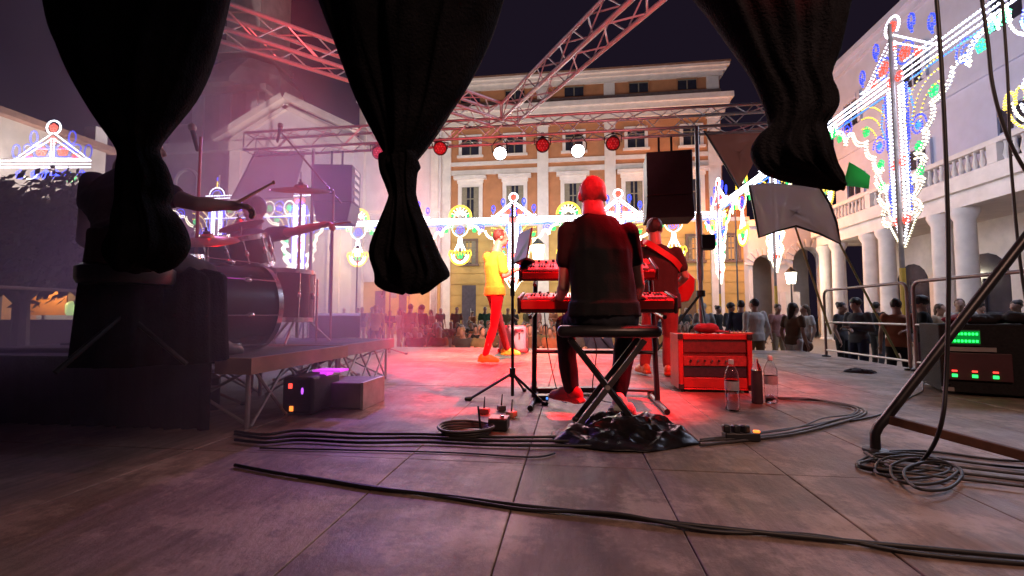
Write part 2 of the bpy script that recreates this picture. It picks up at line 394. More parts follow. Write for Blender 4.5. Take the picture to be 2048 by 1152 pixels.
# side front under the tower with an arched niche
sx0, sx1 = cp(250, 300).x, gl.x - .01
zs = cp(400, 283).z
MB().ext(sx0, sx1, CY + .4, CY + 10, 0, zs).build('side_front', GREYST, ch, 0)
MB().ext(sx0 - .2, sx1, CY - .1, CY + .6, zs - .75, zs - .05).build('cornice', WHITEW, ch, 0)
nx, nw = cp(366, 400).x, .95
arc = [V((nx - nw, CY + .3, 1.5))] + [V((nx - nw * math.cos(R(t)), CY + .3, cp(366, 362).z + nw * math.sin(R(t)))) for t in range(0, 181, 20)] + [V((nx + nw, CY + .3, 1.5))]
MB().prism(arc, (0, .15, 0)).build('niche', mat('niche_plaster', (.50, .42, .38), .9), ch, 0)
rim = MB().tube([p + V((0, -.05, 0)) for p in arc], .14, 6); rim.build('niche_moulding', WHITEW, ch)
# tower tiers
TY = 33.0
def tp(px, py): return aty(px, py, TY)
def tier(pl, pr, ytop, ybot, dep, m, name, parent=ch):
    x0, x1 = tp(pl, (ytop + ybot) / 2).x, tp(pr, (ytop + ybot) / 2).x; xc = (x0 + x1) / 2
    z0, z1 = tp((pl + pr) / 2, ybot).z, tp((pl + pr) / 2, ytop).z
    return MB().ext(x0, x1, TY, TY + dep, z0, z1).build(name, m, parent, 0), x0, x1, z0, z1
o, x0, x1, z0, z1 = tier(338, 528, 190, 300, 7, GREYST, 'tower_base')
b = MB().ext(x0 - .35, x1 + .35, TY - .4, TY + 7.4, z1, z1 + .5); b.build('cornice', GREYST, ch, 0)
for px in (398, 452, 505):
    b = MB(); q = tp(px, 240); b.ext(q.x - .5, q.x + .5, TY - .18, TY + .2, z0 - 1, z1 - .01); b.build('pilaster', WHITEW, ch, 0)
q = tp(374, 235); MB().ext(q.x - .75, q.x + .75, TY - .05, TY + .1, tp(374, 248).z, tp(374, 220).z).build('window', DARKWIN, ch, 0)
# sloping octagonal cap
def octring(xc, yc, r, z): return [V((xc + r * math.cos(R(22.5 + 45 * k)), yc + r * math.sin(R(22.5 + 45 * k)), z)) for k in range(8)]
xc = (x0 + x1) / 2; r0 = (x1 - x0) / 2 * 1.16; yc = TY + 3.6
za = z1 + .5; zb2 = tp(450, 100).z
MB().loft([octring(xc, yc, r0, za), octring(xc, yc, r0 * .97, za + .5), octring(xc + .6, yc, r0 * .80, za + (zb2 - za) * .55), octring(xc + .9, yc, r0 * .50, zb2)]).build('tower_cap', GREYST, ch, 0)
YBF = TY + 1.6; xb = aty(476, 60, YBF).x; zt2 = aty(476, -90, YBF).z; zb2 = aty(476, 100, YBF).z
w2 = (aty(519, 60, YBF).x - aty(432, 60, YBF).x) / 2; yc = YBF + w2
MB().ext(xb - w2, xb + w2, yc - w2, yc + w2, zb2 - .3, zt2).build('belfry', GREYST, ch, 0)
MB().ext(xb - w2 - .3, xb + w2 + .3, yc - w2 - .3, yc + w2 + .3, zb2 - .3, zb2 + .15).build('cornice', GREYST, ch, 0)
q = aty(445, 45, yc - w2); MB().ext(q.x - .45, q.x + .45, yc - w2 - .06, yc - w2 + .1, aty(445, 88, yc - w2).z, aty(445, -10, yc - w2).z).build('bell_opening', DARKWIN, ch, 0)
MB().loft([octring(xb, yc, w2 * 1.5, zt2), octring(xb, yc, w2 * 1.1, zt2 + 1.5), octring(xb, yc, .2, zt2 + 3.6)]).build('roof', TILE, ch, 0)

# ------------------------------------------------------------------ low house at the far left
LX = -22.0
lh = thing('low_house', 'low pale house with sloping roofline and chimney at the far left', 'building', (LX, 14, 0))
zl = atx(212, 306, LX); z9 = zl.z
MB().ext(LX - 8, LX, 4, zl.y, 0, z9).build('wall', mat('beige_stucco', (.42, .36, .29), .9, 0, .15, 1.5), lh, 0)
MB().ext(LX - 8.4, LX + .45, 3.6, zl.y + .3, z9, z9 + .25).build('roof', TILE, lh, 0)
q = atx(209, 292, LX); MB().ext(LX - .7, LX - .1, q.y - .35, q.y + .2, z9 + .25, z9 + 1.15).build('chimney', CREAM, lh, 0)
for yy in (8, 11, 14): MB().ext(LX - .05, LX + .06, yy - .5, yy + .5, 4.8, 6.6).build('window', DARKWIN, lh, 0)
MB().ext(LX - .05, LX + .08, 6, 16, .2, 2.6).build('shop_front', mat('orange_shopfront', (.55, .24, .08), .8), lh, 0)
for yy in (10.2, 11.6, 14.2): MB().ext(LX - .04, LX + .12, yy - .45, yy + .45, .9, 2.2).build('shop_window', glow('lit_shop_window', (.55, .85, .35), .8), lh, 0)

# ------------------------------------------------------------------ right-hand palazzo with columns and balustrade (facade plane X)
PX = 16.0; CX = 15.0
rp = thing('white_palazzo', 'long white palazzo with a balustraded balcony over paired columns', 'building', (PX, 20, 0))
Yend = atx(1662, 160, PX).y
ztp = atx(1662, 160, PX).z
zbt = atx(1900, 322, CX).z; zbb = atx(1900, 372, CX).z; zar = atx(1900, 425, CX).z
LILAC = mat('lilac_lit_white_stucco', (.50, .52, .65), .85, 0, .08, 1.0, .12)  # white stucco with lavender bulb light put into the base colour
MB().ext(PX, PX + 12, -6, Yend, zbb, ztp).build('upper_wall', LILAC, rp, 0)
b = MB(); b.ext(PX - .5, PX + 12, -6, Yend + .5, ztp, ztp + .35); b.ext(PX - .25, PX + 12, -6, Yend + .25, ztp - .35, ztp); b.build('cornice', LILAC, rp, 0)
MB().ext(PX - .12, PX + .1, -6, Yend + .02, zbt + 3.1, zbt + 3.4).build('string_course', LILAC, rp, 0)
MB().ext(PX + 1.8, PX + 12, -6, Yend, 0, zbb - .01).build('arcade_wall', CREAM, rp, 0)
b = MB(); b.ext(CX - .35, PX + 2, -6, Yend - .3, zar, zar + (zbb - zar) * .55); b.ext(CX - .55, PX + 2, -6, Yend - .1, zar + (zbb - zar) * .55, zbb - .012); b.build('entablature', CREAM, rp, 0)
b = MB(); b.ext(CX - .45, CX - .05, -6, Yend - .2, zbt - .18, zbt); b.ext(CX - .42, CX - .08, -6, Yend - .2, zbb - .01, zbb + .14); b.build('balcony_rail', CREAM, rp, 0)
b = MB(); yy = -5.8; k = 0
while yy < Yend - .4:
    h = zbt - .18 - zbb - .14
    if k % 11 == 0: b.ext(CX - .44, CX - .06, yy - .16, yy + .22, zbb + .141, zbt - .181)
    else: b.lathe([(.07, 0), (.055, h * .08), (.10, h * .3), (.05, h * .72), (.045, h * .85), (.07, h)], (CX - .25, yy, zbb + .14), n=8)
    yy += .30; k += 1
b.build('baluster_row', CREAM, rp)
def rcol(yc, r, square=False):
    b = MB()
    if square: b.ext(CX + .9, CX + 1.5, yc - .32, yc + .32, 0, zar)
    else: b.lathe([(r * 1.25, 0), (r * 1.25, .25), (r, .35), (r * .88, zar - .45), (r * 1.1, zar - .3), (r * 1.25, zar - .15), (r * 1.25, zar - .004)], (CX, yc, 0), n=20)
    return b
for yc in (28.6, 27.3, 24.6, 23.4, 20.2, 19.1, 15.4, 14.2, 10.5, 9.3): rcol(yc, .36).build('column', CREAM, rp)
for yc in (26, 21.8, 17.2, 12.5):
    xw = PX + 1.78; ap = [V((xw, yc - 1.1, .1)), V((xw, yc - 1.1, 3.2))] + [V((xw, yc - 1.1 * math.cos(R(t)), 3.2 + 1.1 * math.sin(R(t)))) for t in range(20, 161, 20)] + [V((xw, yc + 1.1, 3.2)), V((xw, yc + 1.1, .1))]
    o = MB().prism(ap, (.12, 0, 0)).build('arched_door', DARKWIN, rp, 0)
    MB().ext(xw - .1, xw - .002, yc - .03, yc + .03, .1, 3.2).build('mullion', DOORW, o, 0)
for yc in (27.2, 22.6, 18.0, 13.4):
    for z0, z1 in ((zbb + .35, zbb + 2.5), (zbt + 4.6, zbt + 6.0)):
        b = MB(); b.ext(PX - .12, PX + .05, yc - .85, yc - .6, z0, z1 + .25); b.ext(PX - .12, PX + .05, yc + .6, yc + .85, z0, z1 + .25); b.ext(PX - .16, PX + .05, yc - .6, yc + .6, z1, z1 + .25)
        o = b.build('window', LILAC, rp, 0)
        MB().ext(PX - .03, PX + .02, yc - .6, yc + .6, z0, z1).build('pane', DARKWIN, o, 0)
        m = MB().ext(PX - .07, PX - .031, yc - .04, yc + .04, z0, z1); m.ext(PX - .068, PX - .032, yc - .6, yc + .6, z0 + 1.2, z0 + 1.28); m.build('sash', LILAC, o, 0)
# low rusticated arcade between the two palazzi
ar = thing('arcade', 'low rusticated white arcade with round arches beside the orange palazzo', 'building', (14, 31.5, 0))
AY = 31.2
ax0, ax1 = aty(1498, 560, AY).x, PX + 1.5
zt = aty(1560, 452, AY).z
def arch_wall(x0, x1, z1, holes, y0, y1):
    # wall with arched openings, cut as vertical strips around each arch
    b = MB(); xs = x0
    for (c, w, zs_) in holes:
        b.ext(xs, c - w, y0, y1, 0, z1)
        n = 10
        for k in range(n):
            a0, a1 = math.pi * k / n, math.pi * (k + 1) / n
            xa, xb_ = c - w * math.cos(a0), c - w * math.cos(a1); za_, zb_ = zs_ + w * math.sin(a0), zs_ + w * math.sin(a1)
            b.prism([V((xa, y0, za_)), V((xb_, y0, zb_)), V((xb_, y0, z1)), V((xa, y0, z1))], (0, y1 - y0, 0))
        xs = c + w
    b.ext(xs, x1, y0, y1, 0, z1); return b
h1, h2 = aty(1531, 600, AY).x, aty(1618, 600, AY).x
w1 = (aty(1556, 600, AY).x - aty(1508, 600, AY).x) / 2; w2_ = (aty(1650, 600, AY).x - aty(1590, 600, AY).x) / 2
zs1, zs2 = aty(1531, 528, AY).z - w1 * .2, aty(1618, 505, AY).z - w2_ * .6
arch_wall(ax0, ax1, zt, [(h1, w1, zs1), (h2, w2_, zs2)], AY, AY + .8).build('arch_wall', WHITEW, ar, 0)
MB().ext(ax0, ax1, AY + 4.5, AY + 4.8, 0, zt).build('back_wall', CREAM, ar, 0)
MB().ext(ax0, ax1, AY - .3, AY + 4.8, zt + .002, zt + .4).build('cornice', CREAM, ar, 0)
for c, w, z_ in ((h1, w1, zs1), (h2, w2_, zs2)):
    b = MB()
    for k in range(9):
        a0 = math.pi * (k + .5) / 9; rot = Matrix.Rotation(-(math.pi / 2 - a0) * -1, 3, 'Y')
        b.box((c - (w + .25) * math.cos(a0), AY - .05, z_ + (w + .25) * math.sin(a0)), (.5, .2, w * .26), Matrix.Rotation(a0, 3, 'Y'))
    b.build('voussoirs', WHITEW, ar, 0)
MB().ext(h1 + w1 + .1, h2 - w2_ - .05, AY - .9, AY - .1, 0, aty(1590, 585, AY).z).build('kiosk_counter', WHITEW, ar, 0)

# ------------------------------------------------------------------ street lamps that light the square
def lantern(px, py, Y, label, power, col, hgt=None, globe=.22, mount=None):
    p = aty(px, py, Y); t = thing('street_lamp', label, 'street lamp', (p.x, p.y, 0), 'street lamps around the square')
    if mount is None: b = MB(); b.lathe([(.16, 0), (.12, .5), (.055, .7), (.045, p.z - .3)], (p.x, p.y, 0), n=10); b.build('pole', BLACK, t)
    else: b = MB(); b.tube([p + V(mount), p + V((mount[0] * .4, mount[1] * .4, .1)), p + V((0, 0, .3))], .03, 6); b.build('bracket', BLACK, t)
    c = MB(); c.lathe([(globe * .75, -globe * 1.4), (globe * 1.05, globe * .7), (globe * .2, globe * 1.1)], p, n=8); c.build('lamp_glass', glow('lamp_glass_' + str(px), col, 14), t)
    c = MB(); c.lathe([(globe * 1.2, globe * .75), (globe * .75, globe * 1.2), (.03, globe * 1.9)], p, n=8); c.build('lamp_cap', BLACK, t)
    lamp_point((p.x, p.y - .45, p.z - .1), power, col, .2)
    return t
lantern(715, 503, 27.5, 'lit street lantern on a thin pole before the white house', 800, (1, .68, .28))
lantern(1076, 500, 29.0, 'lit white lantern on the orange palazzo behind the keyboards', 800, (1, .78, .42), globe=.42, mount=(0, 2.9, .3))
lantern(1470, 405, 29.6, 'glowing orange sodium lamp beside the low wing of the palazzo', 1900, (1, .30, .02), globe=.30)
lantern(1582, 553, 28.5, 'lit white globe lantern in front of the arcade', 130, (1, .9, .68), globe=.3)
# ------------------------------------------------------------------ festive light frames (arches of bulbs)
BULB = {'white': glow('bulb_white', (.86, .90, 1), 5.0), 'warm': glow('bulb_warm_white', (1, .93, .62), 3.6), 'yellow': glow('bulb_yellow', (.95, .66, .06), 1.3),
        'green': glow('bulb_green', (.02, .62, .16), 1.0), 'blue': glow('bulb_blue', (.03, .07, 1), 1.25), 'sky': glow('bulb_sky_blue', (.06, .30, 1), 1.3),
        'red': glow('bulb_red', (1, .09, .05), 1.1)}
SLAT = mat('painted_slat', (.34, .33, .36), .6, 0, .15, 5)
POLEY = mat('yellow_painted_pole', (.55, .34, .04), .5, 0, .15, 4)
POLEW = mat('bare_wood_pole', (.20, .16, .14), .75, 0, .25, 5)
class Lum:
    def __init__(s, org, u, br=.034, dens=1.0):
        s.o = V((org[0], org[1], 0)); s.u = V((u[0], u[1], 0)).normalized(); s.n = V((-s.u.y, s.u.x, 0)); s.b = {}; s.fr = MB(); s.br = br; s.dens = dens
    def p(s, u, v, w=0): return s.o + s.u * u + V((0, 0, v)) + s.n * w
    def line(s, pts, col, sp=.115, r=1.0, bar=True):
        pts = [s.p(*q) for q in pts]; mb = s.b.setdefault(col, MB()); sp = sp / s.dens; acc = 0
        for a, b in zip(pts, pts[1:]):
            L = (b - a).length
            if L < 1e-5: continue
            t = acc
            while t < L: mb.octa(a + (b - a) * (t / L), s.br * r); t += sp
            acc = t - L
        if bar and len(pts) > 1:
            off = V((0, 0, -.03)); s.fr.tube([q + off for q in pts], .013, 4)
    def arc(s, c, r, a0, a1, col, sp=.115, rr=1.0, ry=None, bar=True):
        n = max(4, int(abs(a1 - a0) / 15)); ry = r if ry is None else ry
        s.line([(c[0] + r * math.cos(R(a0 + (a1 - a0) * k / n)), c[1] + ry * math.sin(R(a0 + (a1 - a0) * k / n))) for k in range(n + 1)], col, sp, rr, bar)
    def flower(s, u, v, r, col, petals=5):
        for k in range(petals):
            a = 2 * math.pi * k / petals + .3; s.arc((u + r * .58 * math.cos(a), v + r * .58 * math.sin(a)), r * .40, 0, 360, col, .062, .85, None, False)
        s.arc((u, v), r * .2, 0, 360, col, .06, .72, None, False)
    def swirl(s, u, v, r, col, sg=1):
        s.line([(u + sg * r * (1 - k / 26) * math.cos(k * .5), v + r * 1.15 * (1 - k / 26) * math.sin(k * .5)) for k in range(25)], col, .075, .85, False)
    def scal(s, pts, depth, col='warm', double=True, star=None):
        """cusped curve through pts, each piece bulging to its left by depth"""
        for a, b in zip(pts, pts[1:]):
            ax, ay = a; bx, by = b; L = math.hypot(bx - ax, by - ay); nx, ny = -(by - ay) / L, (bx - ax) / L; q = []
            for k in range(9):
                t = k / 8; h = depth * math.sin(math.pi * t) ** .8; q.append((ax + (bx - ax) * t + nx * h, ay + (by - ay) * t + ny * h))
            s.line(q, col, .09)
            if double: s.line([(x + nx * .10, y + ny * .10) for x, y in q], col, .10)
            if star: m = ((ax + bx) / 2 + nx * depth * .25, (ay + by) / 2 + ny * depth * .25); s.flower(m[0], m[1], .15, star, 5)
    def done(s, t, skip=()):
        NM = {'white': 'white_bulb_string', 'warm': 'warm_bulb_string', 'yellow': 'yellow_bulb_string', 'green': 'green_bulb_string', 'blue': 'blue_bulb_string', 'sky': 'sky_blue_bulb_string', 'red': 'red_bulb_string'}
        if s.fr.v: s.fr.build('frame', SLAT, t, 0)
        for c, mb in s.b.items():
            o = mb.build(NM[c], BULB[c], t, 0); o['kind'] = 'stuff'

def column(org, u, label, power, br=.034, dens=1.0, top=8.15, polebase=True, gable=True, colour=(.58, .66, 1)):
    """one pole of the festive lights: gable on top, hanging pointed column, scrolled wings"""
    L = Lum(org, u, br, dens); t = thing('illuminated_column', label, 'light display', (org[0], org[1], 0), 'columns of the festive light display')
    z = top
    # gable
    if gable:
        for s in (-1, 1):
            for d in (0, .22): L.line([(s * (1.45 - d * 1.1), z + .12 + d * .2), (0, z + 1.30 - d)], 'white', .10)
            L.line([(s * 1.45, z + .32), (s * .3, z + .32)], 'white', .11)
            for (uu, vv) in ((.62, .95), (1.2, .50)):
                L.arc((s * uu * 1.12, z + vv + .28), .10, -60, 240, 'blue', .075, 1.1, .2); L.line([(s * uu * 1.12, z + vv), (s * uu * 1.12, z + vv + .25)], 'blue', .08, 1.1)
            L.flower(s * .42, z + .55, .2, 'red'); L.arc((s * .42, z + .55), .29, 0, 360, 'blue', .11); L.flower(s * .85, z + .32, .12, 'red', 4)
            L.line([(s * .07, z + .3), (s * .07, z + 1.1)], 'white', .10)
        L.flower(0, z + .95, .13, 'red'); L.flower(0, z + 1.52, .15, 'red'); L.arc((0, z + 1.52), .27, -60, 240, 'white', .075, 1.2)
    # beam block
    for s in (-1, 1): L.arc((s * .17, z + .02), .12, 0, 360, 'red', .07, 1.1); L.arc((s * .17, z + .02), .05, 0, 360, 'red', .06)
    # hanging column
    tip = z - 4.65; sh = z - 3.75
    for s in (-1, 1):
        L.line([(s * .13, z - .25), (s * .13, sh - .2)], 'white', .095, 1.15); L.line([(s * .22, z - .25), (s * .22, sh - .1)], 'white', .12, 1.0); L.line([(s * .30, z - .25), (s * .30, sh)], 'white', .095, 1.15)
        L.line([(s * .30, sh), (s * .04, tip)], 'white', .09); L.line([(s * .16, sh - .3), (s * .05, tip + .2)], 'white', .09)
        for (a_, b_) in ((.3, 1.9), (2.9, 3.5)): L.line([(s * .42, z - a_), (s * .42, z - b_)], 'blue', .08)
        for v in (z - 2.35, z - 3.95): L.arc((s * .17, v), .12, 0, 360, 'red', .07, 1.1); L.arc((s * .17, v), .05, 0, 360, 'red', .06)
        # yellow fans beneath the beam
        for r_ in (.55, .78, 1.0): L.arc((s * 1.45, z - 1.55), r_ * 1.15, 90 if s > 0 else 90, 180 if s > 0 else 0, 'yellow', .11, 1, r_ * 1.35)
        # wings: scrolled outline down the column
        L.scal([(s * 1.9, z - .75), (s * 1.25, z - 1.25), (s * .95, z - 1.85), (s * .62, z - 2.35)][::1 if s < 0 else 1], .16 * s, 'warm')
        L.swirl(s * .74, z - 1.60, .27, 'blue', s); L.flower(s * .74, z - 1.60, .10, 'sky', 4)
        for v, w in ((z - 2.1, .2), (z - 2.75, .17), (z - 3.25, 0)):
            if w: L.flower(s * .72, v - .05, .13, 'green', 5)
        L.scal([(s * .62, z - 2.35), (s * .95, z - 2.55), (s * .45, z - 2.95), (s * .85, z - 3.05), (s * .42, z - 3.45), (s * .72, z - 3.75), (s * .40, z - 3.95)], .07 * s, 'warm')
        L.line([(s * .50, z - .5), (s * .62, z - 1.1), (s * .48, z - 1.5)], 'sky', .09); L.line([(s * .36, z - .3), (s * .36, sh)], 'blue', .10)
        L.scal([(s * 1.05, z - 1.9), (s * .80, z - 2.3), (s * .5, z - 2.9), (s * .46, z - 3.4), (s * .34, z - 3.9)], .09 * s, 'warm', False)
        L.line([(s * .55, z - 3.9), (s * .06, tip - .05)], 'warm', .08)
        L.scal([(s * 2.75, z - .35), (s * 2.3, z - .9), (s * 1.9, z - .75)], -.15 * s, 'warm')
        L.swirl(s * 2.2, z - .52, .30, 'blue', s); L.flower(s * 1.28, z - .95, .15, 'green', 5); L.flower(s * 2.62, z - .62, .14, 'green', 5)
    L.done(t)
    if polebase:
        b = MB(); b.bar(L.p(0, 0, .06), L.p(0, 2.9, .06), .075, .07, 8); b.build('pole_foot', POLEY, t)
        b = MB(); b.bar(L.p(0, 2.9, .06), L.p(0, z + 1.6, .06), .06, .05, 8); b.build('pole', POLEW, t)
    for v in (z - .3, z - 2.6): lamp_point(L.p(0, v, -.5), power * .5, colour, .5)
    return t
def span(org, u, length, label, br=.034, dens=1.0, top=8.15, fan=True, scall=True, chandelier=True, pend=None):
    """double white beam between two columns, its scalloped valance, a fan above and a pendant below"""
    L = Lum(org, u, br, dens); t = thing('illuminated_beam', label, 'light display', (org[0], org[1], 0), 'beams of the festive light display'); z = top; m = length / 2
    for v in (-.13, .02, .17): L.line([(.25, z + v), (length - .25, z + v)], 'white', .10, 1.1)
    for a_, b_ in ((.5, m - .9), (m + .9, length - .5)): L.line([(a_, z - .27), (b_, z - .27)], 'sky', .09)
    if scall:
        xs = [2.75, m - .55] if m < 3.4 else [2.75, (2.75 + m - .5) / 2, m - .5]
        for s in (0, 1):
            pts = [(q if s == 0 else length - q, z - .4) for q in xs]; L.scal(pts, .30 if s == 0 else -.30, 'warm', True, 'green')
        L.arc((m, z - .62), .3, 180, 360, 'sky', .08, 1, .4); L.swirl(m, z - .6, .28, 'blue'); L.arc((m, z - .4), .55, 180, 360, 'warm', .09, 1, .62)
    if fan:
        for r_, c in ((.78, 'yellow'), (.68, 'yellow'), (.40, 'warm')): L.arc((m, z + .3), r_, 0, 180, c, .075)
        for k in range(1, 8): a = math.pi * k / 8; L.line([(m + .2 * math.cos(a), z + .3 + .2 * math.sin(a)), (m + .62 * math.cos(a), z + .3 + .62 * math.sin(a))], 'warm', .09)
        L.flower(m - .5, z + .42, .12, 'green', 4); L.flower(m + .5, z + .42, .12, 'green', 4)
    L.done(t)
    if chandelier:
        K = Lum(org, u, br, dens); c = thing('pendant', pend or 'yellow petalled pendant of bulbs', 'light display', K.p(m, z - 1.1), 'pendants hanging from the festive light beams')
        for s in (-1, 1):
            K.line([(m + s * .08, z - 1.05), (m + s * .14, z - 1.5), (m + s * .38, z - 2.0)], 'white', .08); K.line([(m + s * .02, z - 1.05), (m + s * .05, z - 1.6), (m + s * .16, z - 2.0)], 'white', .09)
            for k in range(3): K.arc((m + s * (.2 + .22 * k), z - 2.25), .12, 0, 180, 'yellow', .06, 1.1, .3)
        K.arc((m, z - 2.2), .70, 180, 360, 'yellow', .075, 1.1, .72); K.arc((m, z - 2.2), .58, 180, 360, 'warm', .08, 1.1, .6); K.arc((m, z - 2.25), .42, 180, 360, 'white', .08, 1, .45)
        K.flower(m, z - 2.3, .2, 'green', 5); K.line([(m - .4, z - 2.2), (m + .4, z - 2.2)], 'green', .07); K.flower(m, z - 2.65, .1, 'red', 4); K.done(c)
    return t
# right-hand row, running towards the palazzo (one line of columns along Y)
GX = 9.0
YP = [atx(1797, 300, GX).y, atx(1548, 400, GX).y, atx(1437, 400, GX).y]
column((GX, YP[0]), (0, 1), 'largest illuminated column of the festive lights, in front of the balustraded white palazzo', 400, .036, 1.05)
column((GX, YP[1]), (0, 1), 'illuminated column behind the torn translucent canopy, before the low arcade', 190, .042)
column((GX, YP[2]), (0, 1), 'illuminated column beside the glowing orange street lamp', 260, .050)
span((GX, YP[0]), (0, 1), YP[1] - YP[0], 'scalloped double white beam running from the largest column behind the hanging black cloth', .042, pend='yellow petalled pendant peeping out below the hanging black cloth')
span((GX, YP[1]), (0, 1), YP[2] - YP[1], 'double white beam of bulbs with a yellow fan over the orange street lamp', .046, pend='yellow petalled pendant just right of the orange street lamp')
sp_ = YP[1] - YP[0]
span((GX, YP[0] - sp_), (0, 1), sp_, 'double white beam of bulbs crossing the top right corner of the white palazzo', .036, 1.05, pend='large yellow and green pendant at the right edge before the white palazzo')
lamp_point((GX - .5, YP[0] - sp_ / 2, 7.2), 700, (.66, .72, 1), .6); lamp_point((GX - .5, YP[0] + sp_ / 2, 7.2), 140, (.66, .72, 1), .6)
# back row, along the orange palazzo
BY = 29.0; xs_ = [aty(px, 440, BY).x for px in (817, 1027, 1237)]; stp = xs_[1] - xs_[0]; TB = aty(1027, 440, BY).z
column((xs_[0], BY), (1, 0), 'illuminated column of the back row, hidden behind the knotted black drape', 220, .052, .9, TB)
column((xs_[1], BY), (1, 0), 'illuminated column of the back row seen behind the tablet on the keyboard stand', 460, .052, .9, TB)
column((xs_[2], BY), (1, 0), 'illuminated column of the back row, its gable beside the head of the keyboard player', 460, .052, .9, TB)
span((xs_[0] - stp, BY), (1, 0), stp, 'double white beam of bulbs with a yellow fan in front of the white house', .052, .9, TB, pend='yellow petalled pendant in front of the white house')
span((xs_[0], BY), (1, 0), stp, 'double white beam of bulbs right of the knotted black drape, over the singer in yellow', .052, .9, TB, pend='yellow petalled pendant hanging left of the singer in yellow')
span((xs_[1], BY), (1, 0), stp, 'double white beam of bulbs behind the seated keyboard player', .052, .9, TB, pend='yellow petalled pendant hidden behind the seated keyboard player')
span((xs_[2], BY), (1, 0), xs_[2] - xs_[1], 'double white beam of bulbs behind the right hanging loudspeaker', .052, .9, TB, pend='yellow petalled pendant below the right hanging loudspeaker')
for k in range(3): lamp_point((xs_[0] - stp / 2 + stp * k, BY - 5.5, TB + 1.2), 900, (1, .90, .84), .6)  # added mid-air lamps that light the facade evenly, no fixtures
# gate before the church
KY = 22.0; k0, k1 = aty(597, 480, KY).x, aty(432, 480, KY).x; KT = aty(600, 402, KY).z
column((k0, KY), (1, 0), 'wide illuminated column behind the drum kit before the church', 620, .040, 1, KT, gable=False)
column((k1, KY), (1, 0), 'illuminated column seen left of the cymbals before the church', 380, .040, 1, KT, gable=False)
L = Lum((k1, KY), (1, 0), .036); t = thing('illuminated_arch', 'white and blue bulb lintel between two light columns before the church', 'light display', (k1, KY, 0)); wd = k0 - k1
for v in (.0, .15, -1.1): L.line([(-.7, KT + .3 + v), (wd + .9, KT + .3 + v)], 'white', .10)
for k in range(9):
    uu = .2 + k * (wd - .2) / 8; L.arc((uu, KT - .35), .3, 0, 360, 'warm' if k % 2 else 'blue', .09, 1, .38); L.flower(uu, KT - .35, .17, 'green' if k % 2 else 'blue', 5); L.line([(uu - .3, KT - .85), (uu + .3, KT - .85)], 'blue', .08)
L.arc((-.05, KT + .45), .45, 0, 180, 'white', .08); L.arc((-.05, KT + .45), .3, 0, 180, 'blue', .08); L.line([(-.05, KT + .95), (-.05, KT + 1.25)], 'yellow', .07, 1.4); L.line([(-.05, KT + 1.3), (-.05, KT + 1.45)], 'blue', .07, 1.4)
for v in range(5): L.arc((wd, KT - .2 - v * .75), .16, 0, 360, 'blue', .06, 1.1, .26); L.arc((wd, KT - .6 - v * .75), .28, 20, 160, 'warm', .06, 1.2, .2)
L.done(t)
# gable of lights over the trees at the far left
c = atd(103, 328, 17.5); ud = _rt.copy()
L = Lum((c.x, c.y), (ud.x, ud.y), .036); t = thing('illuminated_arch', 'gabled light frame with red flowers glowing above the dark trees at far left', 'light display', (c.x, c.y, 0)); z = c.z
for s in (-1, 1):
    for d in (0, .22): L.line([(s * (1.5 - d), z + .15), (0, z + 1.25 - d)], 'white', .10)
    L.flower(s * .42, z + .52, .2, 'red'); L.arc((s * .42, z + .52), .3, 0, 360, 'blue', .1); L.flower(s * .9, z + .3, .12, 'red', 4); L.line([(s * .06, z + .2), (s * .06, z + 1.0)], 'white', .1)
    for uu, vv in ((.75, 1.05), (1.4, .5)): L.arc((s * uu, z + vv), .14, 0, 360, 'blue', .08, 1.1, .26)
for s in (-1, 1):
    for vv in (.28, .62): L.line([(s * (1.25 - vv), z + vv), (s * .12, z + vv)], 'blue', .1)
    L.line([(s * 1.35, z + .2), (s * .1, z + .2)], 'white', .1); L.arc((s * .95, z + .62), .16, 0, 360, 'blue', .07)
L.flower(0, z + .95, .15, 'red'); L.flower(0, z + 1.45, .15, 'red'); L.arc((0, z + 1.45), .27, -60, 240, 'white', .07, 1.2)
for v in (0, .13, -.13): L.line([(-2.0, z + v), (1.6, z + v)], 'white', .1)
for uu in (-.6, -.2, .2, .6, 1.2, -1.2): L.flower(uu, z - .42, .18, 'blue', 5)
L.flower(.8, z - .55, .2, 'green', 5); L.arc((-.8, z - .3), .3, 180, 360, 'warm', .08); L.arc((1.0, z - .3), .4, 180, 360, 'warm', .08)
L.done(t)
b = MB(); b.bar(L.p(0, 0, .06), L.p(0, z + 1.4, .06), .06, .05, 8); b.build('pole', POLEW, t)
lamp_point(L.p(0, z - .2, -.6), 150, (.85, .85, 1), .5)
# ------------------------------------------------------------------ truss rig
def truss(label, p, q, w=.29, rc=.025, rb=.010, m=ALU, up=V((0, 0, 1)), step=.34):
    p, q = V(p), V(q); t = thing('truss', label, 'truss', p, 'aluminium trusses of the stage roof')
    d = (q - p); L = d.length; d.normalize(); sd = d.cross(up).normalized(); u = sd.cross(d)
    cs = [(-1, -1), (1, -1), (1, 1), (-1, 1)]
    off = [sd * (a * w / 2) + u * (b * w / 2) for a, b in cs]
    for o in off: b = MB(); b.bar(p + o, q + o, rc, rc, 10); b.build('chord', m, t)
    n = max(2, int(L / step)); b = MB()
    for k in range(4):
        o0, o1 = off[k], off[(k + 1) % 4]
        for i in range(n):
            a, c = p + d * (L * i / n), p + d * (L * (i + 1) / n)
            b.bar(a + (o0 if i % 2 == 0 else o1), c + (o1 if i % 2 == 0 else o0), rb, rb, 6)
    for e in (p, q):
        for k in range(4): b.bar(e + off[k], e + off[(k + 1) % 4], rb * 1.3, rb * 1.3, 6)
    b.build('lattice', m, t)
    return t
TRY = 7.95
tl, tr = aty(500, 284, TRY), aty(1545, 240, TRY); tz = (tl.z + tr.z) / 2 - .0
tl.z = tr.z = tz
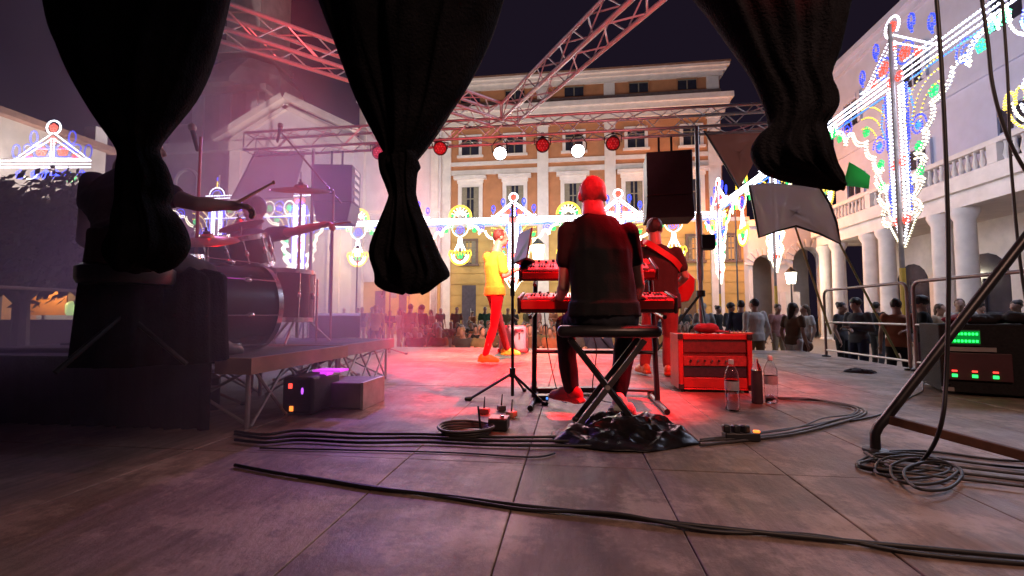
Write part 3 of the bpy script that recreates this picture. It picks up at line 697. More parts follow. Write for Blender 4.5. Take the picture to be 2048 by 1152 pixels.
truss('long horizontal front truss carrying the stage lamps and hanging loudspeakers', tl, tr, .34)
tc_ = aty(1010, 232, TRY - .2); tc_.z = tz + .17
a_ = atd(445, 44, 4.9); b_ = atd(1262, 0, 4.6)
d1 = (a_ - tc_); d2 = (b_ - tc_)
truss('red lit roof truss passing behind the knotted drapes to the upper left', tc_ + d1.normalized() * .25, tc_ + d1 * 1.5, .29, .026)
truss('pink lit roof truss rising to the top right above the keyboard player', tc_ + d2.normalized() * .25, tc_ + d2 * 1.5, .29, .026)
# ------------------------------------------------------------------ par cans hung under the front truss
LENSRED = mat('red_lens', (.55, .04, .06), .25, 0, .3, 30)
def parcan(px, py, label, lit=False, aim=(0, 2.5, 1)):
    c = aty(px, py, TRY - .12); t = thing('stage_lamp', label, 'stage lamp', c, 'stage lamps under the front truss')
    f = (V(aim) - c).normalized(); rot = f.to_track_quat('Z', 'Y').to_matrix()
    b = MB(); b.lathe([(.05, -.28), (.085, -.26), (.10, -.12), (.115, .0), (.125, .02), (.125, .05), (.112, .05), (.108, .02)], c, rot, 20); b.build('housing', BLACK, t)
    b = MB(); b.lathe([(.107, .018), (.107, .028), (.06, .035)], c, rot, 20)
    l = b.build('lens', glow('white_lamp_lens', (1, .97, 1), 30) if lit else LENSRED, t)
    b = MB()
    if not lit:
        for k in range(12): a = 2 * math.pi * k / 12; r_ = .08 if k % 2 else .045; b.ell(c + rot @ V((r_ * math.cos(a), r_ * math.sin(a), .036)), .016, .016, .01, rot, 6, 4)
        b.build('led_cluster', mat('pale_led', (.75, .2, .22), .3), l)
    b = MB(); s = rot @ V((1, 0, 0)); s.z = 0; s.normalize(); top = V((c.x, c.y, tz - .20))
    b.tube([c + s * .135, V((c.x, c.y, c.z)) + s * .15 + V((0, 0, .12)), top + s * .06, top - s * .06, c - s * .15 + V((0, 0, .12)), c - s * .135], .010, 6); b.build('yoke', BLACK, t)
    b = MB(); b.bar(top, top + V((0, 0, .08)), .03, .03, 10); b.build('clamp', BLACK, t)
    return c
parcan(757, 305, 'dark stage lamp beside the left hanging loudspeaker, half hidden by the knotted drape')
parcan(880, 296, 'round stage lamp with red lens just right of the knotted drape')
w1_ = parcan(1000, 306, 'white glowing stage lamp, the left one of the two lit white lamps', True)
parcan(1085, 290, 'round stage lamp with the brightest red lens, between the two white lamps')
w2_ = parcan(1156, 301, 'white glowing stage lamp, the right one of the two lit white lamps', True)
parcan(1226, 286, 'round stage lamp with red lens left of the right hanging loudspeaker')
for w_ in (w1_, w2_): lamp_spot(w_ + V((0, -.12, -.02)), (.2, 2.0, 1), 300, (1, .48, .56), 60, .9, .09)
# ------------------------------------------------------------------ hanging loudspeakers
SPK = mat('speaker_paint', (.022, .020, .024), .55, 0, .25, 12, .15)
def hang_spk(label, c0, w, h, d, rz, cut):
    """two-way cabinet, wedge cut towards the bottom, hung from the truss on straps; c0 = top centre"""
    t = thing('hanging_loudspeaker', label, 'loudspeaker', c0, 'loudspeakers hung from the front truss'); rot = Matrix.Rotation(rz, 3, 'Z')
    P = lambda x, y, z: c0 + rot @ V((x, y, z))
    for i, (za, zb, xa, xb) in enumerate(((0, -h * .66, .5, .5), (-h * .66 - .006, -h, .5, .5 - cut))):
        b = MB(); b.loft([[P(sx * w * xa if k in (1, 2) else -w * .5, sy * d / 2, za) for k, (sx, sy) in enumerate(((-1, -1), (1, -1), (1, 1), (-1, 1)))],
                          [P(sx * w * xb if k in (1, 2) else -w * (.5 - (cut if i else 0)), sy * d / 2, zb) for k, (sx, sy) in enumerate(((-1, -1), (1, -1), (1, 1), (-1, 1)))]])
        o = b.build('cabinet', SPK, t, 30, .012)
        if i == 0:
            g_ = MB()
            for k in range(5): g_.box(P(w * .5 + .004, 0, -h * .08 - k * h * .13), (.02, d * .55, h * .07), rot)
            g_.build('rigging_slot', STEEL, o, 0)
    for s in (-.12, .08):
        b = MB(); b.box(P(s, 0, .16), (.035, .012, .36), rot); b.build('strap', mat('strap_webbing', (.03, .03, .035), .9), t, 0)
    b = MB(); b.box(P(0, 0, .008), (w * .7, d * .5, .03), rot); b.build('flying_bar', STEEL, t, 0, .004)
hang_spk('large dark loudspeaker hanging left of the knotted drape, behind the cymbal', aty(676, 338, 7.9), .70, 1.05, .55, R(10), .10)
hang_spk('large dark loudspeaker hanging right of the keyboard player', aty(1333, 314, 7.6), .70, 1.08, .6, R(-4), -.03)
# ------------------------------------------------------------------ lifting mast at right with tripod foot
b0 = aty(1404, 688, 7.7); b0.z = ZS; t = thing('lifting_mast', 'tall metal lifting mast on tripod legs holding the right end of the front truss', 'mast', b0)
b = MB(); b.bar(b0, V((b0.x, b0.y, tz - .2)), .038, .034, 10); b.build('pole', STEEL, t)
b = MB(); b.bar(V((b0.x, b0.y, 2.2)), V((b0.x, b0.y, 3.3)), .05, .05, 10); b.build('sleeve', STEEL, t)
hub = V((b0.x, b0.y, 1.98)); b = MB(); b.bar(hub - V((0, 0, .05)), hub + V((0, 0, .05)), .07, .07, 10); b.build('hub', BLACK, t)
for px, py in ((1338, 708), (1478, 672), (1432, 722)):
    e = atz(px, py, ZS); e = b0 + (e - b0).normalized() * .8; b = MB(); b.bar(hub, e, .022, .02, 8); l = b.build('leg', BLACK, t); f = MB(); f.ell(e + V((0, 0, .02)), .035, .035, .025); f.build('rubber_foot', RUBBER, l)
b = MB(); b.box((b0.x + .12, b0.y, aty(1415, 485, 7.7).z), (.22, .2, .24)); b.build('winch', BLACK, t, 0, .02)
# left mast
b0 = aty(618, 640, 7.9); b0.z = ZS; t = thing('lifting_mast', 'thin metal lifting mast behind the drums holding the left end of the front truss', 'mast', b0)
b = MB(); b.bar(b0, V((b0.x, b0.y, tz - .17)), .034, .03, 10); b.build('pole', STEEL, t)
hub = V((b0.x, b0.y, 1.98)); b = MB(); b.bar(hub - V((0, 0, .05)), hub + V((0, 0, .05)), .07, .07, 10); b.build('hub', BLACK, t)
for a in (20, 140, 260): e = b0 + V((.75 * math.cos(R(a)), .75 * math.sin(R(a)), .01)) if a != 20 else b0 + V((-.6, -.4, .01)); b = MB(); b.bar(hub, e, .022, .02, 8); b.build('leg', BLACK, t)
# speaker pole at left
p0 = atz(656, 676, ZS); p1 = aty(663, 452, p0.y); t = thing('speaker_pole', 'dark tapered pole standing under the left hanging loudspeaker', 'pole', p0)
b = MB(); b.bar(p0, V((p1.x, p1.y, p1.z - .55)), .028, .024, 10); b.build('lower_tube', BLACK, t)
b = MB(); b.tube([V((p1.x, p1.y, p1.z - .75)), V((p1.x, p1.y, p1.z - .6)), V((p1.x, p1.y, p1.z - .45)), V((p1.x, p1.y, p1.z + .02))], [.03, .05, .03, .02], 10); b.build('upper_tube', BLACK, t)
b = MB(); b.lathe([(.3, 0), (.3, .02), (.05, .04)], p0, n=20); b.build('base_plate', BLACK, t)
# ------------------------------------------------------------------ torn side canopies
SAIL_L = cloth_thin('purple_gauze', (.30, .24, .28), .72); SAIL_R = cloth_thin('brown_gauze', (.36, .20, .17), .93); SAIL_G = cloth_thin('grey_gauze', (.44, .36, .35), .90)
def sail(name, label, pts, m, Y, edge=None, wave=.025):
    """cloth panel through pixel points at depth Y, filled by a fan of triangles with a slack middle"""
    P = [aty(x, y, Y + dy) for x, y, dy in pts]; c = sum(P, V()) / len(P); t = thing(name, label, 'canopy', c)
    rings = []; vs = []; fs = []; n = len(P); N = 7
    for i in range(N + 1):
        k = i / N
        for j, q in enumerate(P):
            w = c.lerp(q, k); w = w + V((0, wave * math.sin(j * 1.7 + i) * (1 - k * .5), 0)); vs.append(w)
    for i in range(N):
        for j in range(n): a, b_ = i * n + j, i * n + (j + 1) % n; fs.append((a, b_, b_ + n, a + n))
    o = MB().add(vs, fs).build('cloth', m, t, 180); o.modifiers.new('solid', 'SOLIDIFY').thickness = .003
    if edge:
        e = MB(); Q = [P[k] for k in edge]; e.tube(Q, .016, 6); e.build('hem_pole', BLACK, t)
    return t
sail('side_canopy', 'purple gauze panel hanging from the left end of the front truss', [(512, 300, 0), (560, 302, .05), (612, 302, 0), (600, 345, 0), (585, 395, .1), (520, 400, .1), (462, 398, .1), (490, 345, .05)], SAIL_L, 8.3, (0, 7, 6))
sail('side_canopy', 'brown gauze panel slung from the right end of the front truss', [(1408, 262, 0), (1470, 262, 0), (1540, 252, .1), (1515, 310, .1), (1500, 340, .1), (1478, 378, .1), (1450, 330, 0)], SAIL_R, 8.1, (0, 6, 5))
sail('side_canopy', 'torn grey gauze panel with dark bent hem pole under the black cloth at right', [(1498, 370, 0), (1540, 365, 0), (1600, 372, 0), (1640, 376, 0), (1660, 408, 0), (1673, 445, 0), (1681, 488, 0), (1640, 468, 0), (1592, 452, 0), (1555, 462, 0), (1518, 475, 0), (1508, 420, 0)], SAIL_G, 7.3, (3, 4, 5, 6, 7, 8, 9, 10, 11, 0))
GREENP = mat('green_painted_pole', (.30, .32, .12), .5, 0, .2, 6)
for (xa, ya, xb, yb, lab) in ((1590, 452, 1662, 668, 'slanting green pole, the left one under the torn grey canopy'), (1680, 488, 1800, 720, 'slanting green pole running from the grey canopy corner down behind the barrier')):
    p = aty(xa, ya, 7.3); q = aty(xb, yb, 7.28); b = MB(); b.bar(p, q, .014, .017, 8); tag(b.build('canopy_pole', GREENP), lab, 'pole')
p = [aty(1692, 372, 6.8), aty(1690, 355, 6.8), aty(1698, 324, 6.8), aty(1722, 338, 6.85), aty(1740, 352, 6.9), aty(1737, 378, 6.9), aty(1715, 374, 6.85)]
c = sum(p, V()) / len(p); vs = [c + V((0, .03, 0))] + p
o = MB().add(vs, [(0, i + 1, (i + 1) % len(p) + 1) for i in range(len(p))]).build('pennant', cloth_thin('green_pennant_cloth', (.16, .72, .26), .97), None, 180); o.modifiers.new('solid', 'SOLIDIFY').thickness = .004
tag(o, 'small bright green pennant beside the black cloth at right', 'pennant')
# ------------------------------------------------------------------ black drapes in the foreground
def drape(label, Y, prof, dep=.5, nf=9, seed=0, amp=.2, obj=None):
    """hanging cloth from (py, left px, right px) sections; folds run down the length"""
    rings = []; n = 120; random.seed(seed); ph = [random.uniform(0, 6.28) for _ in range(4)]
    for k, (py, xl_, xr_) in enumerate(prof):
        a, b_ = aty(xl_, py, Y), aty(xr_, py, Y); c = (a + b_) / 2; hw = (b_ - a).length / 2; ax = (b_ - a).normalized(); rg = []
        dd = min(dep * hw + .02, .16)
        for j in range(n):
            th = 2 * math.pi * j / n; w1 = 1 - 2 * abs(math.sin((nf * th + ph[0] + k * .10 + .5 * math.sin(k * .4 + th)) / 2)); w2 = 1 - 2 * abs(math.sin(((nf * 2 + 1) * th + ph[1] - k * .13) / 2)); f = 1 + (amp * w1 + amp * .6 * w2) * abs(math.sin(th))
            rg.append(c + ax * (hw * math.cos(th)) + V((0, 1, 0)) * (dd * math.sin(th) * f) + V((0, 0, 1)) * (.012 * math.sin(3 * th + ph[2] + k)))
        rings.append(rg)
    def sub(rs):
        out = []
        for i in range(len(rs) - 1):
            p0, p1, p2, p3 = rs[max(i - 1, 0)], rs[i], rs[i + 1], rs[min(i + 2, len(rs) - 1)]
            for s in range(3):
                t = s / 3; out.append([.5 * ((2 * b) + (c - a) * t + (2 * a - 5 * b + 4 * c - d) * t * t + (3 * b - a - 3 * c + d) * t ** 3) for a, b, c, d in zip(p0, p1, p2, p3)])
        out.append(rs[-1]); return out
    o = MB().loft(sub(rings)).build('drape', VELVET, None, 180); return tag(o, label, 'drape', 'knotted black drapes at the back of the stage')
drape('black drape tied in a knot hanging in front of the drummer', 1.45,
      [(-130, 92, 470), (-60, 98, 458), (0, 105, 446), (60, 117, 428), (120, 142, 404), (180, 172, 375), (240, 207, 340), (290, 240, 313), (312, 247, 312), (330, 246, 324), (352, 245, 334), (378, 244, 337),
       (404, 243, 328), (432, 238, 346), (462, 236, 360), (491, 226, 367), (510, 222, 358), (528, 226, 338), (540, 240, 312)], .55, 9, 1)
drape('black drape with a fist-like knot and flared tail hanging in the middle of the picture', 1.35,
      [(-130, 618, 1040), (-60, 628, 1024), (0, 640, 1006), (50, 655, 988), (100, 674, 966), (150, 694, 943), (200, 716, 918), (250, 742, 884), (290, 762, 850), (312, 770, 832), (318, 760, 838), (330, 759, 840), (345, 763, 835),
       (370, 774, 832), (395, 779, 832), (430, 768, 845), (470, 753, 866), (510, 741, 883), (545, 752, 898), (562, 754, 892), (575, 772, 868), (582, 800, 846)], .55, 9, 2)
drape('black drape with a pointed flared tail hanging at the upper right', 1.7,
      [(-120, 1300, 1740), (-40, 1370, 1712), (20, 1415, 1694), (100, 1466, 1676), (150, 1500, 1660), (190, 1522, 1673), (225, 1535, 1673), (255, 1536, 1652), (275, 1518, 1655), (300, 1504, 1664), (325, 1508, 1672), (345, 1530, 1681), (358, 1580, 1686), (368, 1640, 1688), (374, 1676, 1690)], .5, 8, 3)
# ------------------------------------------------------------------ leaning stand foot at right, hanging cables
t = thing('winch_stand', 'thick black diagonal strut with bent foot and rusty floor bar at lower right', 'stand', atz(1750, 900, ZS))
f0 = atz(1751, 903, ZS); yy = f0.y
b = MB(); b.tube([f0, aty(1750, 868, yy), aty(1757, 853, yy), aty(1772, 836, yy), aty(2075, 445, yy + .02)], .021, 10); b.build('strut', BLACK, t)
b = MB(); b.lathe([(.05, 0), (.05, .012), (.024, .016)], f0, n=14); b.build('rubber_foot', RUBBER, t)
p, q = aty(1775, 838, yy), atd(2120, 930, 1.72); dv = (q - p)
b = MB(); w = V((0, 0, .020)); sd = dv.cross(V((0, 0, 1))).normalized() * .018
b.loft([[p + w + sd, p + w - sd, p - w - sd, p - w + sd], [q + w + sd, q + w - sd, q - w - sd, q - w + sd]]); b.build('floor_bar', mat('rusty_steel', (.10, .045, .03), .7, .3, .4, 9), t, 0, .004)
def smoothpts(P, n=6):
    out = []
    for i in range(len(P) - 1):
        a, b, c, d = P[max(i - 1, 0)], P[i], P[i + 1], P[min(i + 2, len(P) - 1)]
        for s in range(n):
            t = s / n; out.append(.5 * ((2 * b) + (c - a) * t + (2 * a - 5 * b + 4 * c - d) * t * t + (3 * b - a - 3 * c + d) * t ** 3))
    return out + [P[-1]]
def cable(label, P, r, name='cable', m=RUBBER, grp=None):
    return tag(MB().tube(smoothpts([V(p) for p in P]), r, 8).build(name, m, None, 180), label, 'cable', grp)
cable('black cable hanging down the right side and coiling by the bent foot', [aty(1868, -60, 2.0), aty(1882, 120, 2.0), aty(1893, 350, 2.0), aty(1897, 560, 2.0), aty(1893, 740, 2.0), aty(1882, 850, 1.98), atz(1850, 915, ZS + .03), atz(1800, 940, ZS + .015), atz(1730, 905, ZS + .012)], .0075)
cable('black cable sagging down the far right edge of the picture', [aty(1955, -60, 2.2), aty(1975, 80, 2.2), aty(1985, 170, 2.2), aty(2010, 260, 2.2), aty(2050, 340, 2.2), aty(2110, 420, 2.2)], .007)
cable('thin black cable crossing the first one at the far right edge', [aty(2000, -60, 2.4), aty(2015, 150, 2.4), aty(2022, 330, 2.4), aty(2045, 560, 2.4), aty(2075, 700, 2.4)], .006)
# ------------------------------------------------------------------ keyboards on a two-tier stand
KD = 3.25
KEYR = mat('red_lit_keyboard_panel', (.42, .035, .03), .35, 0, .15, 10)  # pale panel with the red stage light put into its colour
KBODY = mat('dark_keyboard_case', (.035, .012, .013), .4, 0, .2, 10)
KBW = mat('white_keys', (.62, .60, .56), .35, 0, .05, 10)
def keyboard(label, pl, pr, dep, dY, hgt, tilt, body):
    a, b = aty(*pl, dY), aty(*pr, dY); z = (a.z + b.z) / 2; c = V(((a.x + b.x) / 2, dY + dep / 2, z)); w = b.x - a.x
    t = thing('keyboard', label, 'keyboard', c, 'keyboards on the two-tier stand'); rot = Matrix.Rotation(R(tilt), 3, 'X')
    P = lambda x, y, zz: c + rot @ V((x, y, zz))
    bb = MB(); bb.box(c, (w, dep, hgt), rot); o = bb.build('case', body, t, 30, .012)
    for s in (-1, 1): q = MB(); q.box(P(s * (w / 2 + .008), 0, .004), (.022, dep * 1.02, hgt * 1.15), rot); q.build('end_cheek', BLACKP, t, 30, .006)
    q = MB(); q.box(P(0, -dep / 2 - .006, hgt * .12), (w * .985, .010, hgt * .62), rot); q.build('front_lip', KEYR, t, 30, .003)  # lip added to show the bright red-lit edge
    q = MB(); q.box(P(0, dep / 2 - .075, hgt / 2 + .001), (w * .97, .145, .004), rot); q.build('top_panel', KEYR, t, 0)
    k = MB(); n = 42; kw = (w - .10) / n
    for i in range(n): k.box(P(-w / 2 + .05 + kw * (i + .5), -dep / 2 + .075, hgt / 2 + .006), (kw * .9, .14, .014), rot)
    k.build('white_key_row', KBW, t, 0)
    k = MB()
    for i in range(n - 1):
        if i % 7 not in (2, 6): k.box(P(-w / 2 + .05 + kw * (i + 1), -dep / 2 + .10, hgt / 2 + .016), (kw * .5, .085, .016), rot)
    k.build('black_key_row', BLACKP, t, 0)
    k = MB(); random.seed(int(w * 1000))
    for i in range(14): k.lathe([(.011, 0), (.010, .022)], P(-w / 2 + .12 + i * (w - .24) / 13, dep / 2 - .06 - .035 * (i % 2), hgt / 2), rot, 10)
    k.build('control_knob', BLACKP, t); 
    k = MB(); k.box(P(.05, dep / 2 - .07, hgt / 2 + .002), (.14, .05, .004), rot); k.build('display', glow('keyboard_display', (.25, .45, .8), .6), t, 0)
    return c, w
lowc, loww = keyboard('long red-lit keyboard on the lower tier of the stand in front of the seated player', (1040, 604), (1350, 604), .32, 3.02, .095, 10, KBODY)
upc, upw = keyboard('shorter red-lit synthesizer on the upper tier of the stand under the tablet', (1042, 536), (1312, 536), .30, 3.30, .08, 22, KBODY)
t = thing('keyboard_stand', 'black two-tier keyboard stand in front of the seated player', 'stand', (lowc.x, lowc.y, ZS))
for s in (-1, 1):
    x = lowc.x + s * (loww / 2 - .07); b = MB(); b.tube([V((x, 3.30, ZS + .03)), V((x, 3.42, ZS + .7)), V((x, 3.52, upc.z + .0))], .019, 8); b.build('upright', BLACK, t)
    b = MB(); b.bar(V((x, 2.98, ZS + .02)), V((x, 3.62, ZS + .02)), .019, .019, 8); b.build('foot', BLACK, t)
    for c in (lowc, upc): b = MB(); b.bar(V((x if c is lowc else upc.x + s * (upw / 2 - .1), 3.0 if c is lowc else 3.30, c.z - .07 - (.03 if c is lowc else .05))), V((x, 3.48, c.z - .05)), .014, .014, 8); b.build('arm', BLACK, t)
b = MB(); b.bar(V((lowc.x - loww / 2 + .07, 3.36, ZS + .36)), V((lowc.x + loww / 2 - .07, 3.36, ZS + .36)), .014, .014, 8); b.build('crossbar', BLACK, t)
# tablet on the upper keyboard
tcn = aty(1046, 492, 3.40); rot = Matrix.Rotation(R(-52), 3, 'Z') @ Matrix.Rotation(R(-16), 3, 'X') @ Matrix.Rotation(R(-8), 3, 'Y')
t = thing('tablet', 'grey tablet standing on the upper keyboard behind the thin pole', 'tablet', tcn)
MB().box(tcn, (.19, .012, .26), rot).build('case', mat('tablet_case', (.05, .02, .025), .5), t, 30, .005)
MB().box(tcn + rot @ V((0, -.008, 0)), (.172, .003, .24), rot).build('screen', glow('dim_tablet_screen', (.17, .19, .20), .55, (.1, .1, .1)), t, 0)
MB().box(tcn + rot @ V((0, .04, -.12)), (.15, .09, .015), rot).build('holder', BLACK, t, 0)
# ------------------------------------------------------------------ X bench
bx = aty(1221, 650, 2.62); t = thing('bench', 'black padded bench with crossed legs under the seated keyboard player', 'bench', (bx.x, 2.62, ZS))
sz_ = ZS + .575
MB().box((bx.x - .02, 2.62, sz_ - .035), (.56, .30, .065)).build('seat', mat('black_vinyl', (.016, .015, .016), .4, 0, .3, 14), t, 40, .028)
xl_, xr_ = bx.x - .20, bx.x + .14
for yy in (2.50, 2.74):
    for s in (0, 1):
        p, q = (V((xl_, yy, ZS + .015)), V((xr_ + .03, yy + .012 * s, sz_ - .08))) if s == 0 else (V((xr_, yy + .014, ZS + .015)), V((xl_ - .03, yy + .014, sz_ - .08)))
        b = MB(); d = (q - p).normalized(); sd = V((0, 1, 0)); n2 = d.cross(sd); b.loft([[e + n2 * .015 + sd * .009, e + n2 * .015 - sd * .009, e - n2 * .015 - sd * .009, e - n2 * .015 + sd * .009] for e in (p, q)])
        l = b.build('leg', mat('dull_dark_steel', (.10, .09, .09), .4, .6, .2, 10) if s == 0 and yy < 2.6 else BLACK, t, 0, .003); f = MB(); f.ell(p, .022, .022, .016); f.build('rubber_foot', RUBBER, l)
b = MB(); b.bar(V(((xl_ + xr_) / 2, 2.49, ZS + .24)), V(((xl_ + xr_) / 2, 2.76, ZS + .24)), .014, .014, 8); b.build('hinge_rod', STEEL, t)
# ------------------------------------------------------------------ microphone stands
def tripod(t, b0, h, legr, hubz=.17, n=3, a0=100, r=.012, m=BLACK):
    b = MB(); b.bar(b0 + V((0, 0, .02)), b0 + V((0, 0, h)), r * 1.1, r * .85, 8); b.build('pole', m, t)
    b = MB(); b.bar(b0 + V((0, 0, hubz)), b0 + V((0, 0, hubz + .07)), r * 2, r * 2, 10); b.build('hub', m, t)
    for k in range(n):
        a = R(a0 + 360 / n * k); e = b0 + V((legr * math.cos(a), legr * math.sin(a), .012)); b = MB(); b.bar(b0 + V((0, 0, hubz + .03)), e, r * .9, r * .8, 8); l = b.build('leg', m, t)
        f = MB(); f.cap(e, e + V((.03 * math.cos(a), .03 * math.sin(a), 0)), r * 1.3, r * 1.2, 8); f.build('rubber_foot', RUBBER, l)
p = atz(1025, 797, ZS); t = thing('microphone_stand', 'thin black pole on a tripod standing left of the keyboards', 'stand', p); hh = aty(1027, 408, p.y).z - ZS
tripod(t, p, hh, .32, .16, 3, 200)
b = MB(); b.bar(p + V((0, 0, hh * .52)), p + V((0, 0, hh * .60)), .018, .018, 10); b.build('clutch', BLACK, t)
def mic(c, d, parent, glowred=True):
    b = MB(); b.cap(c, c + d * .13, .017, .012, 10); o = b.build('microphone', BLACKP, parent); b = MB(); b.ell(c - d * .02, .026, .026, .03, d.to_track_quat('Z', 'Y').to_matrix()); b.build('grille', STEEL, o)
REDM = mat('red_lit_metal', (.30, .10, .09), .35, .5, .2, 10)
p = atd(384, 700, 3.0); p.z = ZS + .0; t = thing('microphone_stand', 'tall straight microphone stand beyond the arm of the drummer', 'stand', p); top = aty(385, 275, p.y)
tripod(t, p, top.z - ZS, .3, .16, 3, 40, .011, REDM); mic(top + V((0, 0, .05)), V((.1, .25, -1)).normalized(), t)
p = atd(660, 690, 4.4); p.z = ZS; t = thing('microphone_stand', 'boom microphone stand reaching over the drums left of the hanging loudspeaker', 'stand', p); hz = aty(662, 382, p.y)
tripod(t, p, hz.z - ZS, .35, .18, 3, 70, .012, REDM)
q = aty(560, 262, p.y - .3); b = MB(); b.bar(hz + (hz - q).normalized() * .15, q, .009, .009, 8); b.build('boom_arm', REDM, t); b = MB(); b.ell(hz, .03, .03, .03); b.build('clutch', BLACK, t)
mic(q + V((.0, 0, .03)), V((-.25, .1, -1)).normalized(), t)
p = atz(778, 708, ZS); t = thing('microphone_stand', 'thin red-lit microphone stand at the front edge of the stage below the middle drape', 'stand', p)
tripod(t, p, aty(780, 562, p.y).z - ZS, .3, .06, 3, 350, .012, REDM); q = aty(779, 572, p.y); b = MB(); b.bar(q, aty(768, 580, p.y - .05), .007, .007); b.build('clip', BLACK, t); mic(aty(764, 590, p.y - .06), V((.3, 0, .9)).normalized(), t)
# ------------------------------------------------------------------ drum riser and drum kit
RZ = ZS + .39
def rp_(px, py): return atz(px, py, RZ)
A, B_, C_ = rp_(473, 717), rp_(607, 697), rp_(748, 681)
TAN = mat('plywood_edge', (.30, .18, .10), .6, 0, .2, 8); RISERTOP = mat('riser_carpet', (.035, .03, .034), .9, 0, .3, 6)
def riser(label, y0, y1, x0, x1, tan):
    t = thing('riser', label, 'stage riser', (x1, y0, ZS), 'low folding risers under the drum kit')
    MB().ext(x0, x1, y0, y1, RZ - .03, RZ).build('deck', RISERTOP, t, 0)
    if tan:
        sk = MB()  # added black cloth standing in for the dark along the near edge
        n_ = 60
        sk.loft([[V((x0 + (x1 - .22 - x0) * i / n_, y0 - .03 + .018 * math.sin(i * 1.9) + .01 * math.sin(i * .7), z)) for i in range(n_ + 1)] + [V((x0 + (x1 - .22 - x0) * i / n_, y0 - .022 + .018 * math.sin(i * 1.9) + .01 * math.sin(i * .7), z)) for i in range(n_, -1, -1)] for z in (ZS + .004, RZ - .006)]); sk.build('shade_skirt', VELVET, t, 180)
    b = MB(); b.ext(x1 - .2 if tan else x0, x1 + .02, y0 - .02, y0, RZ - .085, RZ + .004); b.ext(x1, x1 + .02, y0, y1, RZ - .085, RZ + .004); b.ext(x0, x1 + .02, y1, y1 + .02, RZ - .085, RZ + .004); b.build('edge_frame', TAN if tan else mat('grey_edge', (.28, .20, .21), .6, 0, .2, 8), t, 0)
    n = 3
    for yy in (y0 + .04, y1 - .04):
        for k in range(n):
            xa = x1 - .04 - k * (x1 - x0 - .1) / n; xb = xa - (x1 - x0 - .1) / n + .03
            b = MB(); b.bar(V((xa, yy, ZS)), V((xa, yy, RZ - .04)), .013, .013, 8); b.build('leg', STEEL, t)
            for u, v in ((xa, xb), (xb, xa)): b = MB(); b.bar(V((u, yy + .02, ZS + .01)), V((v, yy + .02, RZ - .06)), .009, .009, 6); b.build('brace', STEEL, t)
    for k in range(3):
        ya, yb = y0 + .06 + k * (y1 - y0 - .12) / 3, y0 + .06 + (k + 1) * (y1 - y0 - .12) / 3
        for u, v in ((ya, yb), (yb, ya)): b = MB(); b.bar(V((x1 - .03, u, ZS + .01)), V((x1 - .03, v, RZ - .06)), .009, .009, 6); b.build('brace', STEEL, t)
rx1 = (A.x + B_.x) / 2 + .12
riser('nearer folding riser with a pale wooden edge and crossed legs at left', A.y, B_.y + .3, rx1 - 2.0, rx1, True)
riser('farther folding riser with a dull edge under the drum kit', B_.y + .33, C_.y + .3, C_.x - 2.3, C_.x + .05, False)
# drums
SHELL = mat('dark_drum_shell', (.035, .02, .03), .25, 0, .3, 6); SKIN = mat('drum_head', (.35, .30, .30), .6, 0, .1, 5); BRASS = mat('bronze_cymbal', (.62, .36, .16), .3, .9, .15, 14)
def drum(label, c, r, h, axis, bass=False, legs=False):
    t = thing('bass_drum' if bass else 'drum', label, 'drum', c, 'drums of the drum kit'); rot = V(axis).to_track_quat('Z', 'Y').to_matrix()
    b = MB(); b.lathe([(r, -h / 2), (r, h / 2)], c, rot, 32); b.build('shell', SHELL, t)
    for s in (-1, 1):
        b = MB(); b.lathe([(r + .016, s * h / 2 - .018), (r + .016, s * h / 2 + .018), (r - .012, s * h / 2 + .02), (r - .012, s * h / 2 - .02)], c, rot, 32); b.build('hoop', CHROME, t)
        b = MB(); b.lathe([(r - .012, s * h / 2), (r * .5, s * (h / 2 + .003)), (.01, s * (h / 2 + .003))], c, rot, 32); b.build('head', SKIN, t)
    for k in range(8):
        a = 2 * math.pi * k / 8 + .2; v = rot @ V((math.cos(a), math.sin(a), 0)); ax = rot @ V((0, 0, 1))
        b = MB(); b.bar(c + v * (r + .022) - ax * h * .48, c + v * (r + .022) + ax * h * .48, .005, .005, 6); b.ell(c + v * (r + .012), .018, .018, .03, rot); b.build('tension_rod', CHROME, t)
    if legs:
        for k in range(3): a = 2 * math.pi * k / 3 + .5; e = V((c.x + (r + .03) * math.cos(a), c.y + (r + .03) * math.sin(a), RZ)); b = MB(); b.bar(e, e + V((0, 0, h + .15)), .008, .008, 6); b.build('leg', CHROME, t)
    return t
bc = aty(447, 592, 2.75); drum('large dark bass drum with chrome hoops in the purple smoke', V((bc.x, bc.y, RZ + .30)), .29, .42, (.35, 1, .0), True)
drum('high tom mounted on the bass drum under the red-lit cymbal', aty(420, 510, 2.95), .15, .20, (-.15, -.35, 1))
drum('second tom mounted on the bass drum beside the light columns', aty(492, 505, 3.15), .16, .22, (-.1, -.3, 1))
c = aty(575, 600, 3.55); drum('dark floor tom on chrome legs right of the bass drum', V((c.x, c.y, RZ + .40)), .20, .40, (0, .02, 1), False, True)
c = aty(335, 560, 2.3); drum('chrome snare drum before the drummer', V((c.x, c.y, RZ + .48)), .175, .14, (-.1, -.12, 1))
